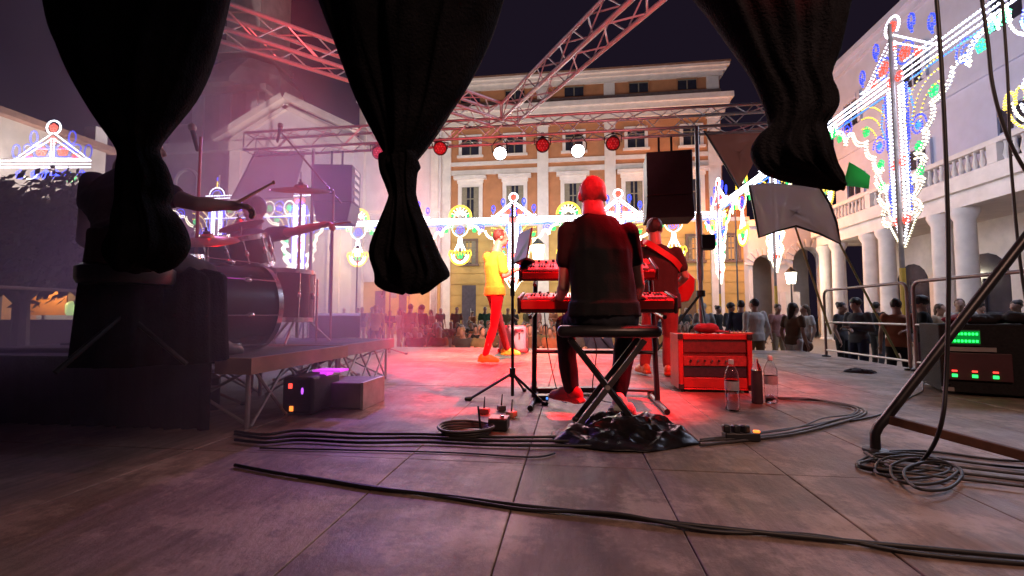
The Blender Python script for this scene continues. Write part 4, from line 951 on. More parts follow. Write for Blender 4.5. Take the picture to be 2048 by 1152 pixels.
def cymbal(label, c, r, tilt, base=None, boom=None, m=BRASS):
    t = thing('cymbal_stand', label, 'cymbal', base, 'cymbals on stands around the drum kit'); rot = V(tilt).to_track_quat('Z', 'Y').to_matrix()
    b = MB(); b.lathe([(r, 0), (r * .97, .006), (r * .55, .022), (r * .24, .032), (r * .2, .05), (.012, .062), (.012, .056), (r * .2, .044), (r * .24, .026), (r * .55, .016), (r * .97, 0)], c - rot @ V((0, 0, .02)), rot, 36); b.build('cymbal', m, t)
    b = MB(); b.lathe([(.02, .045), (.022, .07), (.008, .075), (.008, .1)], c - rot @ V((0, 0, .02)), rot, 10); b.build('felt', RUBBER, t)
    hub = boom or V((c.x, c.y, c.z - .04))
    if boom is not None: b = MB(); b.bar(c - rot @ V((0, 0, .02)), boom, .008, .008, 8); b.build('boom', STEEL, t)
    else: hub = V((base.x, base.y, c.z)); 
    b = MB(); b.bar(base + V((0, 0, .05)), hub, .013, .009, 8); b.build('pole', STEEL, t)
    for k in range(3): a = 2 * math.pi * k / 3 + .8; e = base + V((.28 * math.cos(a), .28 * math.sin(a), .01)); b = MB(); b.bar(base + V((0, 0, .28)), e, .009, .009, 6); b.build('leg', STEEL, t)
c = aty(602, 377, 3.6); cymbal('large bronze crash cymbal on a tall stand, tilted beside the left hanging loudspeaker', c, .245, (.12, -.34, 1), V((c.x, c.y, RZ)))
c = aty(415, 478, 2.75); cymbal('bright red-lit hi-hat cymbal in front of the hanging drape tail', c, .19, (.10, -.34, 1), V((c.x, c.y, RZ)))
c = aty(482, 448, 3.3); cymbal('thin cymbal in front of the chest of the bass player', c, .17, (-.3, -.22, 1), V((c.x, c.y, RZ)))
# drum throne
c = atd(250, 640, 2.05); t = thing('stool', 'round black drum stool under the drummer', 'stool', (c.x, c.y, RZ))
b = MB(); b.lathe([(.17, .38), (.18, .40), (.18, .45), (.15, .47), (.01, .47)], (c.x, c.y, RZ), n=24); b.build('seat', mat('black_vinyl', (0, 0, 0)), t)
b = MB(); b.bar(V((c.x, c.y, RZ + .1)), V((c.x, c.y, RZ + .38)), .018, .018); b.build('post', BLACK, t)
for k in range(3): a = 2.1 * k + .4; b = MB(); b.bar(V((c.x, c.y, RZ + .25)), V((c.x + .25 * math.cos(a), c.y + .25 * math.sin(a), RZ + .01)), .011, .011); b.build('leg', BLACK, t)
THRONE = V((c.x, c.y, RZ + .47))
def cover(label, px0, px1, pyt, Y, dep, seed):
    # added black cloth form that fills the dark area and hides stool and legs
    a, b_ = aty(px0, pyt, Y), aty(px1, pyt, Y); zt = a.z; random.seed(seed); rings = []; n = 90; cx, cy = (a.x + b_.x) / 2, Y + dep / 2; hx, hy = (b_.x - a.x) / 2, dep / 2
    for i, (k, z) in enumerate(((1.10, RZ + .003), (1.05, RZ + (zt - RZ) * .35), (1.0, RZ + (zt - RZ) * .75), (.97, zt - .02), (.86, zt), (.45, zt + .015), (.05, zt + .01))):
        rg = []
        for j in range(n):
            th = 2 * math.pi * j / n; c_, s_ = math.cos(th), math.sin(th); q = (abs(c_) ** 4 + abs(s_) ** 4) ** -.25; f = (1 - k * .0) * (1 + (.05 if i < 3 else .02) * math.sin(9 * th + seed) + .03 * math.sin(17 * th + i * .4))
            rg.append(V((cx + hx * k * q * c_ * f, cy + hy * k * q * s_ * f, z + (.02 * math.sin(5 * th + seed) if 2 < i < 6 else 0))))
        rings.append(rg)
    tag(MB().loft(rings).build('dark_filler_cloth', VELVET, None, 180), label, 'cover')
cover('added black cloth filling the dark area beside the drum stool', 140, 262, 526, 1.78, .30, 2)
cover('lower added black cloth filling the dark between the drum stool and the bass drum', 266, 385, 545, 1.95, .28, 5)
# music stand sheet (pale green) near the drums
c = aty(606, 550, 4.3); t = thing('music_stand', 'pale green sheet on a music stand behind the floor tom', 'music stand', (c.x, c.y, ZS)); rot = Matrix.Rotation(R(14), 3, 'Y') @ Matrix.Rotation(R(-25), 3, 'X')
MB().box(c, (.14, .006, .085), rot).build('sheet', mat('pale_green_paper', (.45, .62, .42), .8, 0, .06, 8), t, 0); MB().box(c + V((0, .02, -.01)), (.17, .012, .10), rot).build('desk', BLACK, t, 0)
tripod(t, V((c.x, c.y + .03, ZS)), c.z - ZS - .02, .28, .16, 3, 10, .010)
# dark equipment case and monitor lump near the riser
def wedge(label, c, w, d, h, rz, name='floor_monitor'):
    t = thing(name, label, 'loudspeaker', c, 'floor monitors on the stage', rz); ORG[t.name] = V((0, 0, 0))
    prof = [(-d / 2, 0), (d / 2, 0), (d / 2, h * .45), (d * .18, h), (-d / 2, h * .9)]
    b = MB(); b.prism([V((-w / 2, y, z)) for y, z in prof], (w, 0, 0)); b.build('cabinet', SPK, t, 20, .01)
    n = V((0, .8, .6)); u = V((0, -.55 * h, .55 * h)); p0 = V((0, d / 2, h * .45)); p1 = V((0, d * .18, h)); f = MB(); e = (p1 - p0); nn = V((0, e.z, -e.y)).normalized() * .006
    f.loft([[V((s * w * .46, 0, 0)) + p0 + e * k + nn * q for s, k in ((-1, .06), (1, .06), (1, .94), (-1, .94))] for q in (0, 1)]); f.build('grille', mat('speaker_grille', (.03, .03, .032), .5, .4, .4, 60), t, 0)
    for s in (-1, 1): b = MB(); b.box((s * (w / 2 + .002), 0, h * .5), (.006, .1, .035)); b.build('handle', RUBBER, t, 0)
    return t
c = atd(672, 690, 4.9); wedge('dark floor monitor on the far riser behind the floor tom', V((c.x, c.y, RZ)), .50, .40, .26, R(25))
c = atz(1030, 701, ZS); wedge('pinkish floor monitor at the front edge of the stage by the feet of the singer', V((c.x, c.y - .1, ZS)), .50, .38, .42, R(185))
# pink lit back of that monitor
PINKP = mat('pale_speaker_back', (.46, .30, .42), .3, 0, .1, 4)
bk = thing('speaker_cabinet', 'small pale rounded loudspeaker glowing pink at the front edge of the stage', 'loudspeaker', V((c.x, c.y - .34, ZS)))
MB().box((c.x, c.y - .34, ZS + .235), (.46, .10, .43)).build('cabinet', PINKP, bk, 40, .045); MB().box((c.x, c.y - .335, ZS + .03), (.50, .16, .06)).build('base', mat('red_plastic', (.45, .04, .06), .4), bk, 40, .015)
MB().box((c.x + .12, c.y - .394, ZS + .27), (.025, .012, .11)).build('handle', CHROME, bk, 40, .005)
# haze machine with leds and flight case
c = atz(593, 832, ZS); t = thing('haze_machine', 'dark boxy haze machine with red and orange leds on the floor before the riser', 'machine', c)
b = MB(); b.box((c.x + .0, c.y + .17, ZS + .125), (.21, .34, .23)); b.build('case', SPK, t, 40, .02)
for dx, dz, col, nm in ((-.045, .175, (1, .06, .04), 'red'), (-.035, .035, (1, .22, .03), 'orange')):
    b = MB(); b.box((c.x + dx, c.y - .003, ZS + dz + .01), (.022, .008, .03)); b.build('led', glow(nm + '_led', col, 2.2), t, 0)
b = MB(); b.ell((c.x + .035, c.y - .002, ZS + .155), .008, .006, .022); b.build('violet_led', glow('violet_led', (.55, .1, 1), 1.6), t)
b = MB(); b.box((c.x + .11, c.y + .20, ZS + .262), (.19, .12, .012)); b.box((c.x + .08, c.y + .2, ZS + .245), (.05, .08, .03)); b.build('light_bar', glow('magenta_led_bar', (.75, .06, .85), 1.0), t, 0)
c = atz(655, 820, ZS); t = thing('flight_case', 'low dull flight case beside the haze machine', 'case', V((c.x, c.y, ZS)))
MB().box((c.x + .06, c.y + .2, ZS + .09), (.34, .34, .17)).build('body', mat('dull_case', (.17, .13, .14), .6, 0, .25, 6), t, 30, .008)
for s in (-1, 1): MB().box((c.x + .06 + s * .165, c.y + .2, ZS + .09), (.02, .35, .18)).build('edge_profile', STEEL, t, 0, .002)
# clutter of cases at lower left
for i, (px, py, w, d, h, lab) in enumerate(((60, 830, .7, .5, .42, 'big dark case lying in the shade at the lower left corner'), (215, 800, .5, .45, .34, 'dark case behind the big one in the shade at left'), (330, 830, .35, .3, .22, 'small dark case by the nearer riser in the shade'))):
    c = atz(px, py, ZS); t = thing('equipment_case', lab, 'case', V((c.x, c.y, ZS)), 'dark equipment cases in the shade'); MB().box((c.x, c.y + d / 2, ZS + h / 2), (w, d, h), Matrix.Rotation(R(8 + 20 * i), 3, 'Z')).build('body', SPK, t, 30, .012)
    MB().box((c.x, c.y + d / 2, ZS + h * .72), (w * 1.006, d * 1.006, .014), Matrix.Rotation(R(8 + 20 * i), 3, 'Z')).build('lid_seam', STEEL, t, 0); MB().box((c.x, c.y + d / 2, ZS + h + .012), (w * .3, .03, .02), Matrix.Rotation(R(8 + 20 * i), 3, 'Z')).build('handle', RUBBER, t, 30, .006)
# ------------------------------------------------------------------ guitar amplifier
REDV = mat('red_vinyl', (.38, .03, .03), .32, 0, .2, 14, .15); GRL = mat('dark_grille_cloth', (.05, .022, .024), .8, 0, .3, 40)
q0, q1 = atz(1358, 784, ZS), atz(1500, 784, ZS); yy = q0.y; w = q1.x - q0.x; hz = aty(1360, 668, yy).z - ZS
t = thing('amplifier', 'red-lit guitar amplifier standing on the stage beside the keyboard stand', 'amplifier', V((q0.x + w / 2, yy, ZS))); dpt = .30
rz_ = R(-4); cx, cy_ = q0.x + w / 2, yy + dpt / 2
def ab(x0, x1, y0, y1, z0, z1): return MB().ext(cx + x0, cx + x1, cy_ + y0, cy_ + y1, ZS + z0, ZS + z1)
hw = w / 2
b = MB(); b.ext(cx - hw + .04, cx + hw - .04, cy_ - dpt / 2 + .03, cy_ + dpt / 2, ZS + .03, ZS + hz - .03)
b.ext(cx - hw + .04, cx + hw - .04, cy_ - dpt / 2, cy_ + dpt / 2 - .01, ZS + hz * .9, ZS + hz); b.ext(cx - hw + .04, cx + hw - .04, cy_ - dpt / 2, cy_ + dpt / 2 - .01, ZS + .02, ZS + hz * .07)
b.ext(cx - hw, cx - hw + .039, cy_ - dpt / 2 - .004, cy_ + dpt / 2, ZS + .02, ZS + hz + .003); b.ext(cx + hw - .039, cx + hw, cy_ - dpt / 2 - .004, cy_ + dpt / 2, ZS + .02, ZS + hz + .003)
b.build('cabinet', REDV, t, 30, .008)
DKR = mat('dark_red_panel_cloth', (.12, .015, .018), .6, 0, .3, 30)
ab(-hw + .042, hw - .042, -dpt / 2 + .012, -dpt / 2 + .029, hz * .68, hz * .895).build('upper_panel', DKR, t, 30, .004)
ab(-hw + .042, hw - .042, -dpt / 2 + .006, -dpt / 2 + .029, hz * .45, hz * .62).build('middle_panel', mat('scuffed_red_panel', (.30, .03, .03), .45, 0, .45, 26, .3), t, 30, .004)
ab(-hw + .042, hw - .042, -dpt / 2 + .016, -dpt / 2 + .029, hz * .26, hz * .44).build('grille_strip', mat('dark_grille_strip', (.03, .02, .035), .5, 0, .4, 50), t, 30, .003)
ab(-hw + .042, hw - .042, -dpt / 2 + .006, -dpt / 2 + .029, hz * .075, hz * .25).build('lower_panel', REDV, t, 30, .004)
random.seed(8)
for k in range(6): b = MB(); b.lathe([(.010, 0), (.008, .014)], (cx - hw + .10 + k * .055, cy_ - dpt / 2 + .006, ZS + hz * .54), Matrix.Rotation(R(90), 3, 'X'), 10); b.build('panel_knob', CHROME if k % 2 else BLACKP, t)
for sx in (-1, 1):
    for zz in (.045, hz - .02): MB().box((cx + sx * (hw - .018), cy_ - dpt / 2 - .005, ZS + zz), (.042, .012, .045)).build('corner_guard', BLACKP, t, 30, .004)
b = MB(); b.tube([V((cx - .08, cy_, ZS + hz)), V((cx - .05, cy_, ZS + hz + .03)), V((cx + .05, cy_, ZS + hz + .03)), V((cx + .08, cy_, ZS + hz))], .012, 6); b.build('handle', RUBBER, t)
p_ = ab(hw - .16, hw + .02, -dpt / 2 + .02, dpt / 2 - .06, hz + .004, hz + .012); p_.build('control_panel', mat('tan_panel', (.42, .24, .12), .5), t, 0)
for k in range(5):
    b = MB(); b.lathe([(.009, 0), (.008, .016)], (cx + hw - .14 + .033 * k, cy_ - .06, ZS + hz + .012), n=8); b.build('knob', CHROME, t)
for sx in (-1, 1):
    for sy in (-1, 1): b = MB(); b.lathe([(.02, 0), (.018, .021)], (cx + sx * (hw - .04), cy_ + sy * .11, ZS), n=10); b.build('rubber_foot', RUBBER, t)
# cap lying on the amplifier
hc = V((cx - .02, cy_, ZS + hz + .03)); hb = MB(); hb.ell(hc + V((0, 0, .015)), .10, .085, .045, None, 16, 8); hb.ell(hc + V((.10, -.02, -.012)), .08, .06, .010, None, 14, 6)
tag(link('cap', remesh(hb, 'cap', .007, 3, .006, 14, 2), mat('dark_red_cloth', (.22, .025, .04), .9, 0, .25, 12)), 'dark red cloth cap lying on the red guitar amplifier', 'cap')
# ------------------------------------------------------------------ bottles
def glassm(name, col, rough=.05):
    m = bpy.data.materials.new(name); m.use_nodes = True; b = m.node_tree.nodes['Principled BSDF']; b.inputs['Base Color'].default_value = (*col, 1); b.inputs['Roughness'].default_value = rough
    b.inputs['Transmission Weight'].default_value = 1; b.inputs['IOR'].default_value = 1.25; return m
PET = glassm('clear_plastic', (.93, .94, .96)); WATER = glassm('water', (.9, .94, .97), 0)
LABELM = mat('bottle_label', (.42, .36, .40), .6, 0, .25, 18)
def bottle(px, py, label, full, h=.335):
    p = atz(px, py, ZS); t = thing('bottle', label, 'bottle', p, 'plastic water bottles by the amplifier'); r = .044
    prof = [(.02, 0), (r * .85, .002), (r, .012), (r, .05), (r * .93, .065), (r, .08), (r, .10), (r * .94, .115), (r, .13), (r, .20), (r * .96, .205), (r, .23), (r * .9, .25), (r * .55, .285), (r * .34, .30), (r * .32, h - .03), (r * .30, h - .022)]
    inner = [(max(a - .0018, .004), z + .002) for a, z in prof][::-1]
    b = MB(); b.lathe(prof + inner, p, n=28, cap=False); b.build('wall', PET, t, 60)
    b = MB(); b.lathe([(r * .36, h - .03), (r * .37, h - .01), (r * .33, h), (.002, h)], p, n=18); b.build('cap', mat('white_cap', (.6, .58, .6), .4), t)
    b = MB(); b.lathe([(r + .0006, .135), (r + .0008, .195)], p, n=28, cap=False); b.build('paper_label', LABELM, t, 60)
    if full: b = MB(); b.lathe([(.002, .006)] + [(max(a - .004, .003), z) for a, z in prof[1:] if z < full] + [(.002, full)], p, n=28); b.build('water', WATER, t, 60)
bottle(1465, 821, 'clear plastic water bottle in front of the red amplifier, nearest of the bottles', .12)
bottle(1543, 806, 'clear plastic water bottle right of the dark bottle beside the amplifier', .06)
p = atz(1515, 807, ZS); t = thing('bottle', 'dark wrapped bottle between the two clear plastic bottles', 'bottle', p, None)
b = MB(); b.lathe([(.03, 0), (.037, .006), (.037, .20), (.034, .22), (.036, .235)], p, n=22); b.build('sleeve', mat('dark_wrap', (.03, .018, .025), .6, 0, .3, 12), t); b = MB(); b.lathe([(.034, .236), (.030, .262), (.014, .29), (.013, .315), (.002, .316)], p, n=20); b.build('neck', PET, t)
# ------------------------------------------------------------------ rack of amplifiers with green display
q = atz(1884, 788, ZS); t = thing('amplifier_rack', 'dark equipment rack with a green lit meter panel at the right edge of the stage', 'rack', V((q.x + .3, q.y + .2, ZS)))
w = .95; dp = .62; hz = aty(1900, 648, q.y).z - ZS; x0 = q.x; y0 = q.y
rot = Matrix.Rotation(R(-24), 3, 'Z'); O = V((x0, y0, ZS))
P = lambda x, y, z: O + rot @ V((x, y, z))
def rb(x0_, x1_, y0_, y1_, z0_, z1_): return MB().box(P((x0_ + x1_) / 2, (y0_ + y1_) / 2, (z0_ + z1_) / 2), (x1_ - x0_, y1_ - y0_, z1_ - z0_), rot)
rb(0, w, 0, dp, .02, hz).build('case', mat('rack_carpet', (.014, .013, .014), .95, 0, .5, 60, .3), t, 20, .01)
px_m = hz / 140
rb(.045, .235, -.03, -.001, hz * .70, hz * .93).build('meter_panel', BLACKP, t, 0)
for r_ in range(2):
    lp = MB()
    for k in range(8): lp.box(P(.065 + k * .021, -.034, hz * (.765 + .10 * r_)), (.012, .008, .018), rot)
    lp.build('green_led_row', glow('green_led', (.02, .95, .12), 3.0), t, 0)
rb(.05, .23, -.032, -.0305, hz * .73, hz * .91).build('green_window', glow('green_glow_panel', (.0, .22, .03), .8), t, 0)
rb(.03, .32, -.02, -.001, hz * .62, hz * .68).build('blank_panel', STEEL, t, 0)
rb(.03, .40, -.026, -.001, hz * .22, hz * .60).build('power_amplifier', mat('dark_red_panel', (.07, .02, .025), .5), t, 0, .004)
for k in range(3):
    b = MB(); b.box(P(.075 + k * .115, -.03, hz * .28), (.03, .008, .022), rot); b.build('led', glow('green_led', (0, 0, 0), 0), t, 0); b = MB(); b.box(P(.075 + k * .115, -.03, hz * .345), (.03, .008, .012), rot); b.build('led', glow('red_led', (1, .06, .04), 2.2), t, 0)
b = MB()
for k in range(3): b.box(P(.035 , -.03, hz * (.48 + k * .035)), (.022, .008, .010), rot)
b.build('led_column', glow('orange_led', (0, 0, 0), 0), t, 0)
rb(-.0, .07, -.02, .0, .03, .06).build('corner_iron', STEEL, t, 0)
cb = MB(); random.seed(5)
for k in range(7): cb.ell(P(.32 + k * .09, .22 + .05 * math.sin(k * 2), hz + .03 + .02 * math.sin(k)), .10, .09, .05)
tag(link('jacket', remesh(cb, 'jacket', .012, 4, .02, 9, 3), mat('black_jacket_cloth', (.02, .016, .018), .9, 0, .4, 12)), 'crumpled dark jacket lying on the equipment rack', 'jacket')
c = P(.16, .2, hz + .035); cb = MB(); cb.ell(c, .11, .08, .035); cb.ell(c + V((.05, .03, .02)), .07, .06, .03)
tag(link('cloth', remesh(cb, 'cloth', .009, 4, .012, 12, 4), mat('dark_red_cloth', (0, 0, 0))), 'small dark red cloth beside the jacket on the rack', 'cloth')
# ------------------------------------------------------------------ barrier on the right stage edge
RAIL = mat('painted_rail', (.26, .20, .19), .45, .4, .25, 7)
def barrier(label, pa, pb, ztop, name='barrier'):
    t = thing(name, label, 'barrier', pa, 'tubular barriers along the right stage edge'); d = (pb - pa); L = d.length; d.normalize(); z0 = V((0, 0, 1))
    b = MB(); pts = [pa, pa + z0 * (ztop - .09)] + [pa + d * (.09 * (1 - math.cos(R(a)))) + z0 * (ztop - .09 + .09 * math.sin(R(a))) for a in (30, 60, 90)]
    pts += [pb - d * (.09 * (1 - math.cos(R(a)))) + z0 * (ztop - .09 + .09 * math.sin(R(a))) for a in (90, 60, 30)] + [pb + z0 * (ztop - .09), pb]
    b.tube(pts, .019, 10); b.build('frame', RAIL, t)
    for h in (.52, .10): b = MB(); b.bar(pa + z0 * h, pb + z0 * h, .014, .014, 8); b.build('rail', STEEL, t)
    for e in (pa, pb): b = MB(); b.lathe([(.06, 0), (.06, .015), (.03, .03)], e, n=12); b.build('foot', BLACK, t)
FX = 3.86
ya, yb, yc = atx(1652, 690, FX).y, atx(1819, 690, FX).y, atx(1832, 690, FX).y
hz = atx(1740, 572, FX).z - ZS
barrier('tubular barrier panel on the stage edge, the far one before the strolling people', V((FX, ya, ZS)), V((FX, yb, ZS)), hz)
barrier('tubular barrier panel on the stage edge, the near one behind the equipment rack', V((FX, yc, ZS)), V((FX, yc - 1.9, ZS)), hz)
# ------------------------------------------------------------------ floor cables and small things
cable('long thick doubled cable running across the front of the floor to the lower right', [atz(470, 930, ZS + .01), atz(560, 947, ZS + .01), atz(660, 962, ZS + .01), atz(745, 976, ZS + .01), atz(900, 993, ZS + .01), atz(1050, 1012, ZS + .01), atz(1230, 1032, ZS + .01), atz(1400, 1052, ZS + .01), atz(1600, 1073, ZS + .01), atz(1830, 1095, ZS + .01), atz(2150, 1124, ZS + .01)], .0075)
cable('second thick cable lying close behind the long front cable', [atz(600, 951, ZS + .008), atz(760, 976, ZS + .008), atz(920, 999, ZS + .008), atz(1060, 1020, ZS + .008), atz(1230, 1027, ZS + .02), atz(1420, 1062, ZS + .008), atz(1620, 1070, ZS + .008), atz(1840, 1108, ZS + .008), atz(2150, 1135, ZS + .008)], .006)
for k, (dy, lab) in enumerate(((0, 'dark cable bundle strand on the floor left of the crumpled bag, nearest strand'), (-9, 'dark cable strand in the middle of the bundle left of the crumpled bag'), (-17, 'dark cable strand at the back of the bundle left of the crumpled bag'))):
    random.seed(k); cable(lab, [atz(x, y + dy + random.uniform(-2, 2), ZS + .012) for x, y in ((470, 878), (530, 884), (600, 880), (720, 886), (850, 884), (980, 890), (1110, 890), (1200, 893))], .0075, grp='strands of the cable bundle left of the bag')
cable('thin cable on the boards just before the dark bundle', [atz(x, y, ZS + .006) for x, y in ((520, 896), (700, 900), (900, 905), (1060, 914), (1110, 906))], .004)
for k in range(4):
    random.seed(20 + k); o = k * 4
    cable(('thick grey cable curving from the power strip round to the bottles, outermost loop', 'grey cable inside the outermost loop by the bottles', 'thin grey cable strand twisted into the loop by the bottles', 'innermost grey cable strand of the loop by the bottles')[k],
          [atz(x - (o * 2 if x > 1600 else 0), y + (random.uniform(-3, 3)), ZS + .01 + .004 * k) for x, y in ((1400, 888 - o), (1500, 878 - o), (1590, 866 - o), (1670, 846 - o * .6), (1725, 832 - o * .3), (1728, 818), (1690, 806), (1640, 799), (1575, 797), (1540, 795))], .007 - .001 * k, m=mat('grey_cable', (.06, .055, .055), .5, 0, .25, 12), grp='cables looping round to the bottles')
cable('thin cable leaving the loop towards the equipment rack', [atz(1700, 842, ZS + .008), atz(1770, 826, ZS + .008), atz(1820, 795, ZS + .01), atz(1845, 782, ZS + .01), atz(1850, 765, ZS + .03), P(.05, -.02, .09)], .006)
for k in range(5):
    random.seed(40 + k); P4 = [(1730 + 6 * k, 905 + 3 * k), (1850 - 30 * k, 902 + 8 * k), (2000 + 10 * k, 920 + 13 * k), (2140, 925 + 16 * k)]
    lab = ('black cable on the floor behind the rusty bar, top one of the fan', 'second black cable of the fan leading right from the bent foot', 'third black cable of the fan leading right from the bent foot', 'fourth black cable of the fan, nearly straight to the right edge', 'lowest black cable of the fan leading right from the bent foot')[k]
    cable(lab, [atz(x, y, ZS + .007 + .003 * k) for x, y in P4], .0055, grp='cables fanning right from the bent foot')
for k in range(4):
    random.seed(60 + k); cx0, cy0, rx, ry = 1800 + 22 * k, 925 + 9 * k, 85 - 9 * k, 20 + 3 * k
    cable(('widest', 'second widest', 'third', 'smallest')[k] + ' loop of the cable coil lying around the bent foot', [atz(cx0 + rx * math.cos(a) * (1 + .08 * math.sin(3 * a + k)), cy0 + ry * math.sin(a), ZS + .010 + .006 * k) for a in [2 * math.pi * q / 12 for q in range(13)]], .0055, grp='loops of the cable coil by the bent foot')
for k in range(3):
    q = V((lowc.x - .36 + .13 * k, 3.40, 0)); random.seed(k + 90)
    cable(('left', 'middle', 'right')[k] + ' of three thin cables hanging from the keyboards to the floor', [V((q.x, q.y, lowc.z - .05)), V((q.x + .02 + .05 * k, q.y, ZS + .4)), V((q.x + .10, q.y - .05, ZS + .05)), V((q.x + .16 + .1 * k, q.y - .15, ZS + .01))], .004, grp='thin cables hanging from the keyboards')
# coil, small red box, thin mic on the floor
c = atz(932, 868, ZS); b = MB()
for k in range(4): b.tube([V((c.x + (.125 + .008 * k) * math.cos(a) , c.y + (.105 + .006 * k) * math.sin(a), ZS + .010 + .010 * k + .004 * math.sin(2 * a + k))) for a in [2 * math.pi * q / 28 for q in range(29)]], .0075, 6)
tag(b.build('cable_coil', mat('grey_cable', (0, 0, 0)), None, 180), 'coiled grey cable ring lying on the boards left of the red box', 'cable')
c = atz(995, 864, ZS); t = thing('effect_pedal', 'small red-topped box on the floor in front of the thin pole', 'pedal', c)
MB().box((c.x, c.y + .05, ZS + .035), (.105, .10, .06), Matrix.Rotation(R(-2), 3, 'Z')).build('case', BLACKP, t, 30, .006); MB().box((c.x, c.y + .05, ZS + .068), (.10, .095, .006), Matrix.Rotation(R(-2), 3, 'Z')).build('top_plate', mat('red_pedal_paint', (.60, .04, .05), .4), t, 0)
b = MB(); b.lathe([(.012, 0), (.012, .012)], (c.x + .02, c.y + .03, ZS + .071), n=10); b.build('switch', CHROME, t)
p = atz(962, 866, ZS); q = aty(956, 812, p.y); tag(MB().tube([p, p.lerp(q, .5), q], [.009, .006, .005], 8).build('short_antenna', BLACK), 'short thin black rod sticking up beside the cable coil', 'rod')
for k, (px, py, sx, col, lab) in enumerate(((968, 828, .07, (.25, .05, .05), 'small reddish adapter under the tripod of the thin pole'), (1003, 822, .05, (.04, .04, .045), 'small black adapter under the tripod of the thin pole'), (1023, 835, .06, (.45, .20, .12), 'small orange lit plug beside the red box'))):
    c = atz(px, py, ZS); t = thing('power_adapter', lab, 'adapter', c, 'adapters under the thin pole'); MB().box((c.x, c.y, ZS + .02), (sx, .05, .035), Matrix.Rotation(.5 * k, 3, 'Z')).build('body', mat('adapter_%d' % k, col, .5), t, 30, .006)
    MB().bar(V((c.x, c.y, ZS + .035)), V((c.x + .005, c.y, ZS + .11)), .006, .003, 6).build('cord_stub', RUBBER, t)
# pedalboard and pedals behind the bench
c = atz(1108, 790, ZS); t = thing('foot_controller', 'long dark pedal bar on the floor left of the keyboard player', 'pedal', c); MB().box((c.x + .1, c.y + .05, ZS + .035), (.52, .09, .04), Matrix.Rotation(R(12), 3, 'Z')).build('bar', BLACKP, t, 30, .008)
MB().box((c.x - .16, c.y - .005, ZS + .04), (.06, .07, .05), Matrix.Rotation(R(12), 3, 'Z')).build('end_cap', mat('red_pedal_paint', (0, 0, 0)), t, 30, .01)
c = atz(1085, 803, ZS); t = thing('effect_pedal', 'small dark pedal with a blue led beside the pedal bar', 'pedal', c); MB().box((c.x, c.y, ZS + .025), (.09, .07, .045)).build('case', BLACKP, t, 30, .008)
b = MB(); b.ell((c.x + .035, c.y - .036, ZS + .03), .008, .005, .010); b.build('led', glow('blue_led', (.1, .3, 1), 1.5), t)
c = atz(1300, 795, ZS); t = thing('sustain_pedal', 'dark sustain pedal on the floor under the right side of the keyboards', 'pedal', c); MB().box((c.x - .08, c.y + .04, ZS + .05), (.26, .10, .02), Matrix.Rotation(R(-6), 3, 'Z')).build('treadle', BLACKP, t, 30, .006); MB().box((c.x + .03, c.y + .02, ZS + .025), (.02, .02, .05)).build('leg', BLACK, t, 0)
# power strip box
c = atz(1478, 884, ZS); t = thing('power_strip', 'lumpy black power strip with plugs on the cable right of the bag', 'power strip', c)
MB().box((c.x + .02, c.y + .03, ZS + .022), (.17, .06, .04), Matrix.Rotation(R(4), 3, 'Z')).build('body', BLACKP, t, 30, .006)
for k in range(3): MB().box((c.x - .05 + .045 * k, c.y + .03, ZS + .058), (.035, .04, .04), Matrix.Rotation(.3 * k, 3, 'Z')).build('plug', BLACKP, t, 30, .008)
MB().box((c.x + .095, c.y + .03, ZS + .047), (.03, .02, .012)).build('switch', glow('orange_led', (0, 0, 0), 0), t, 30, .004)
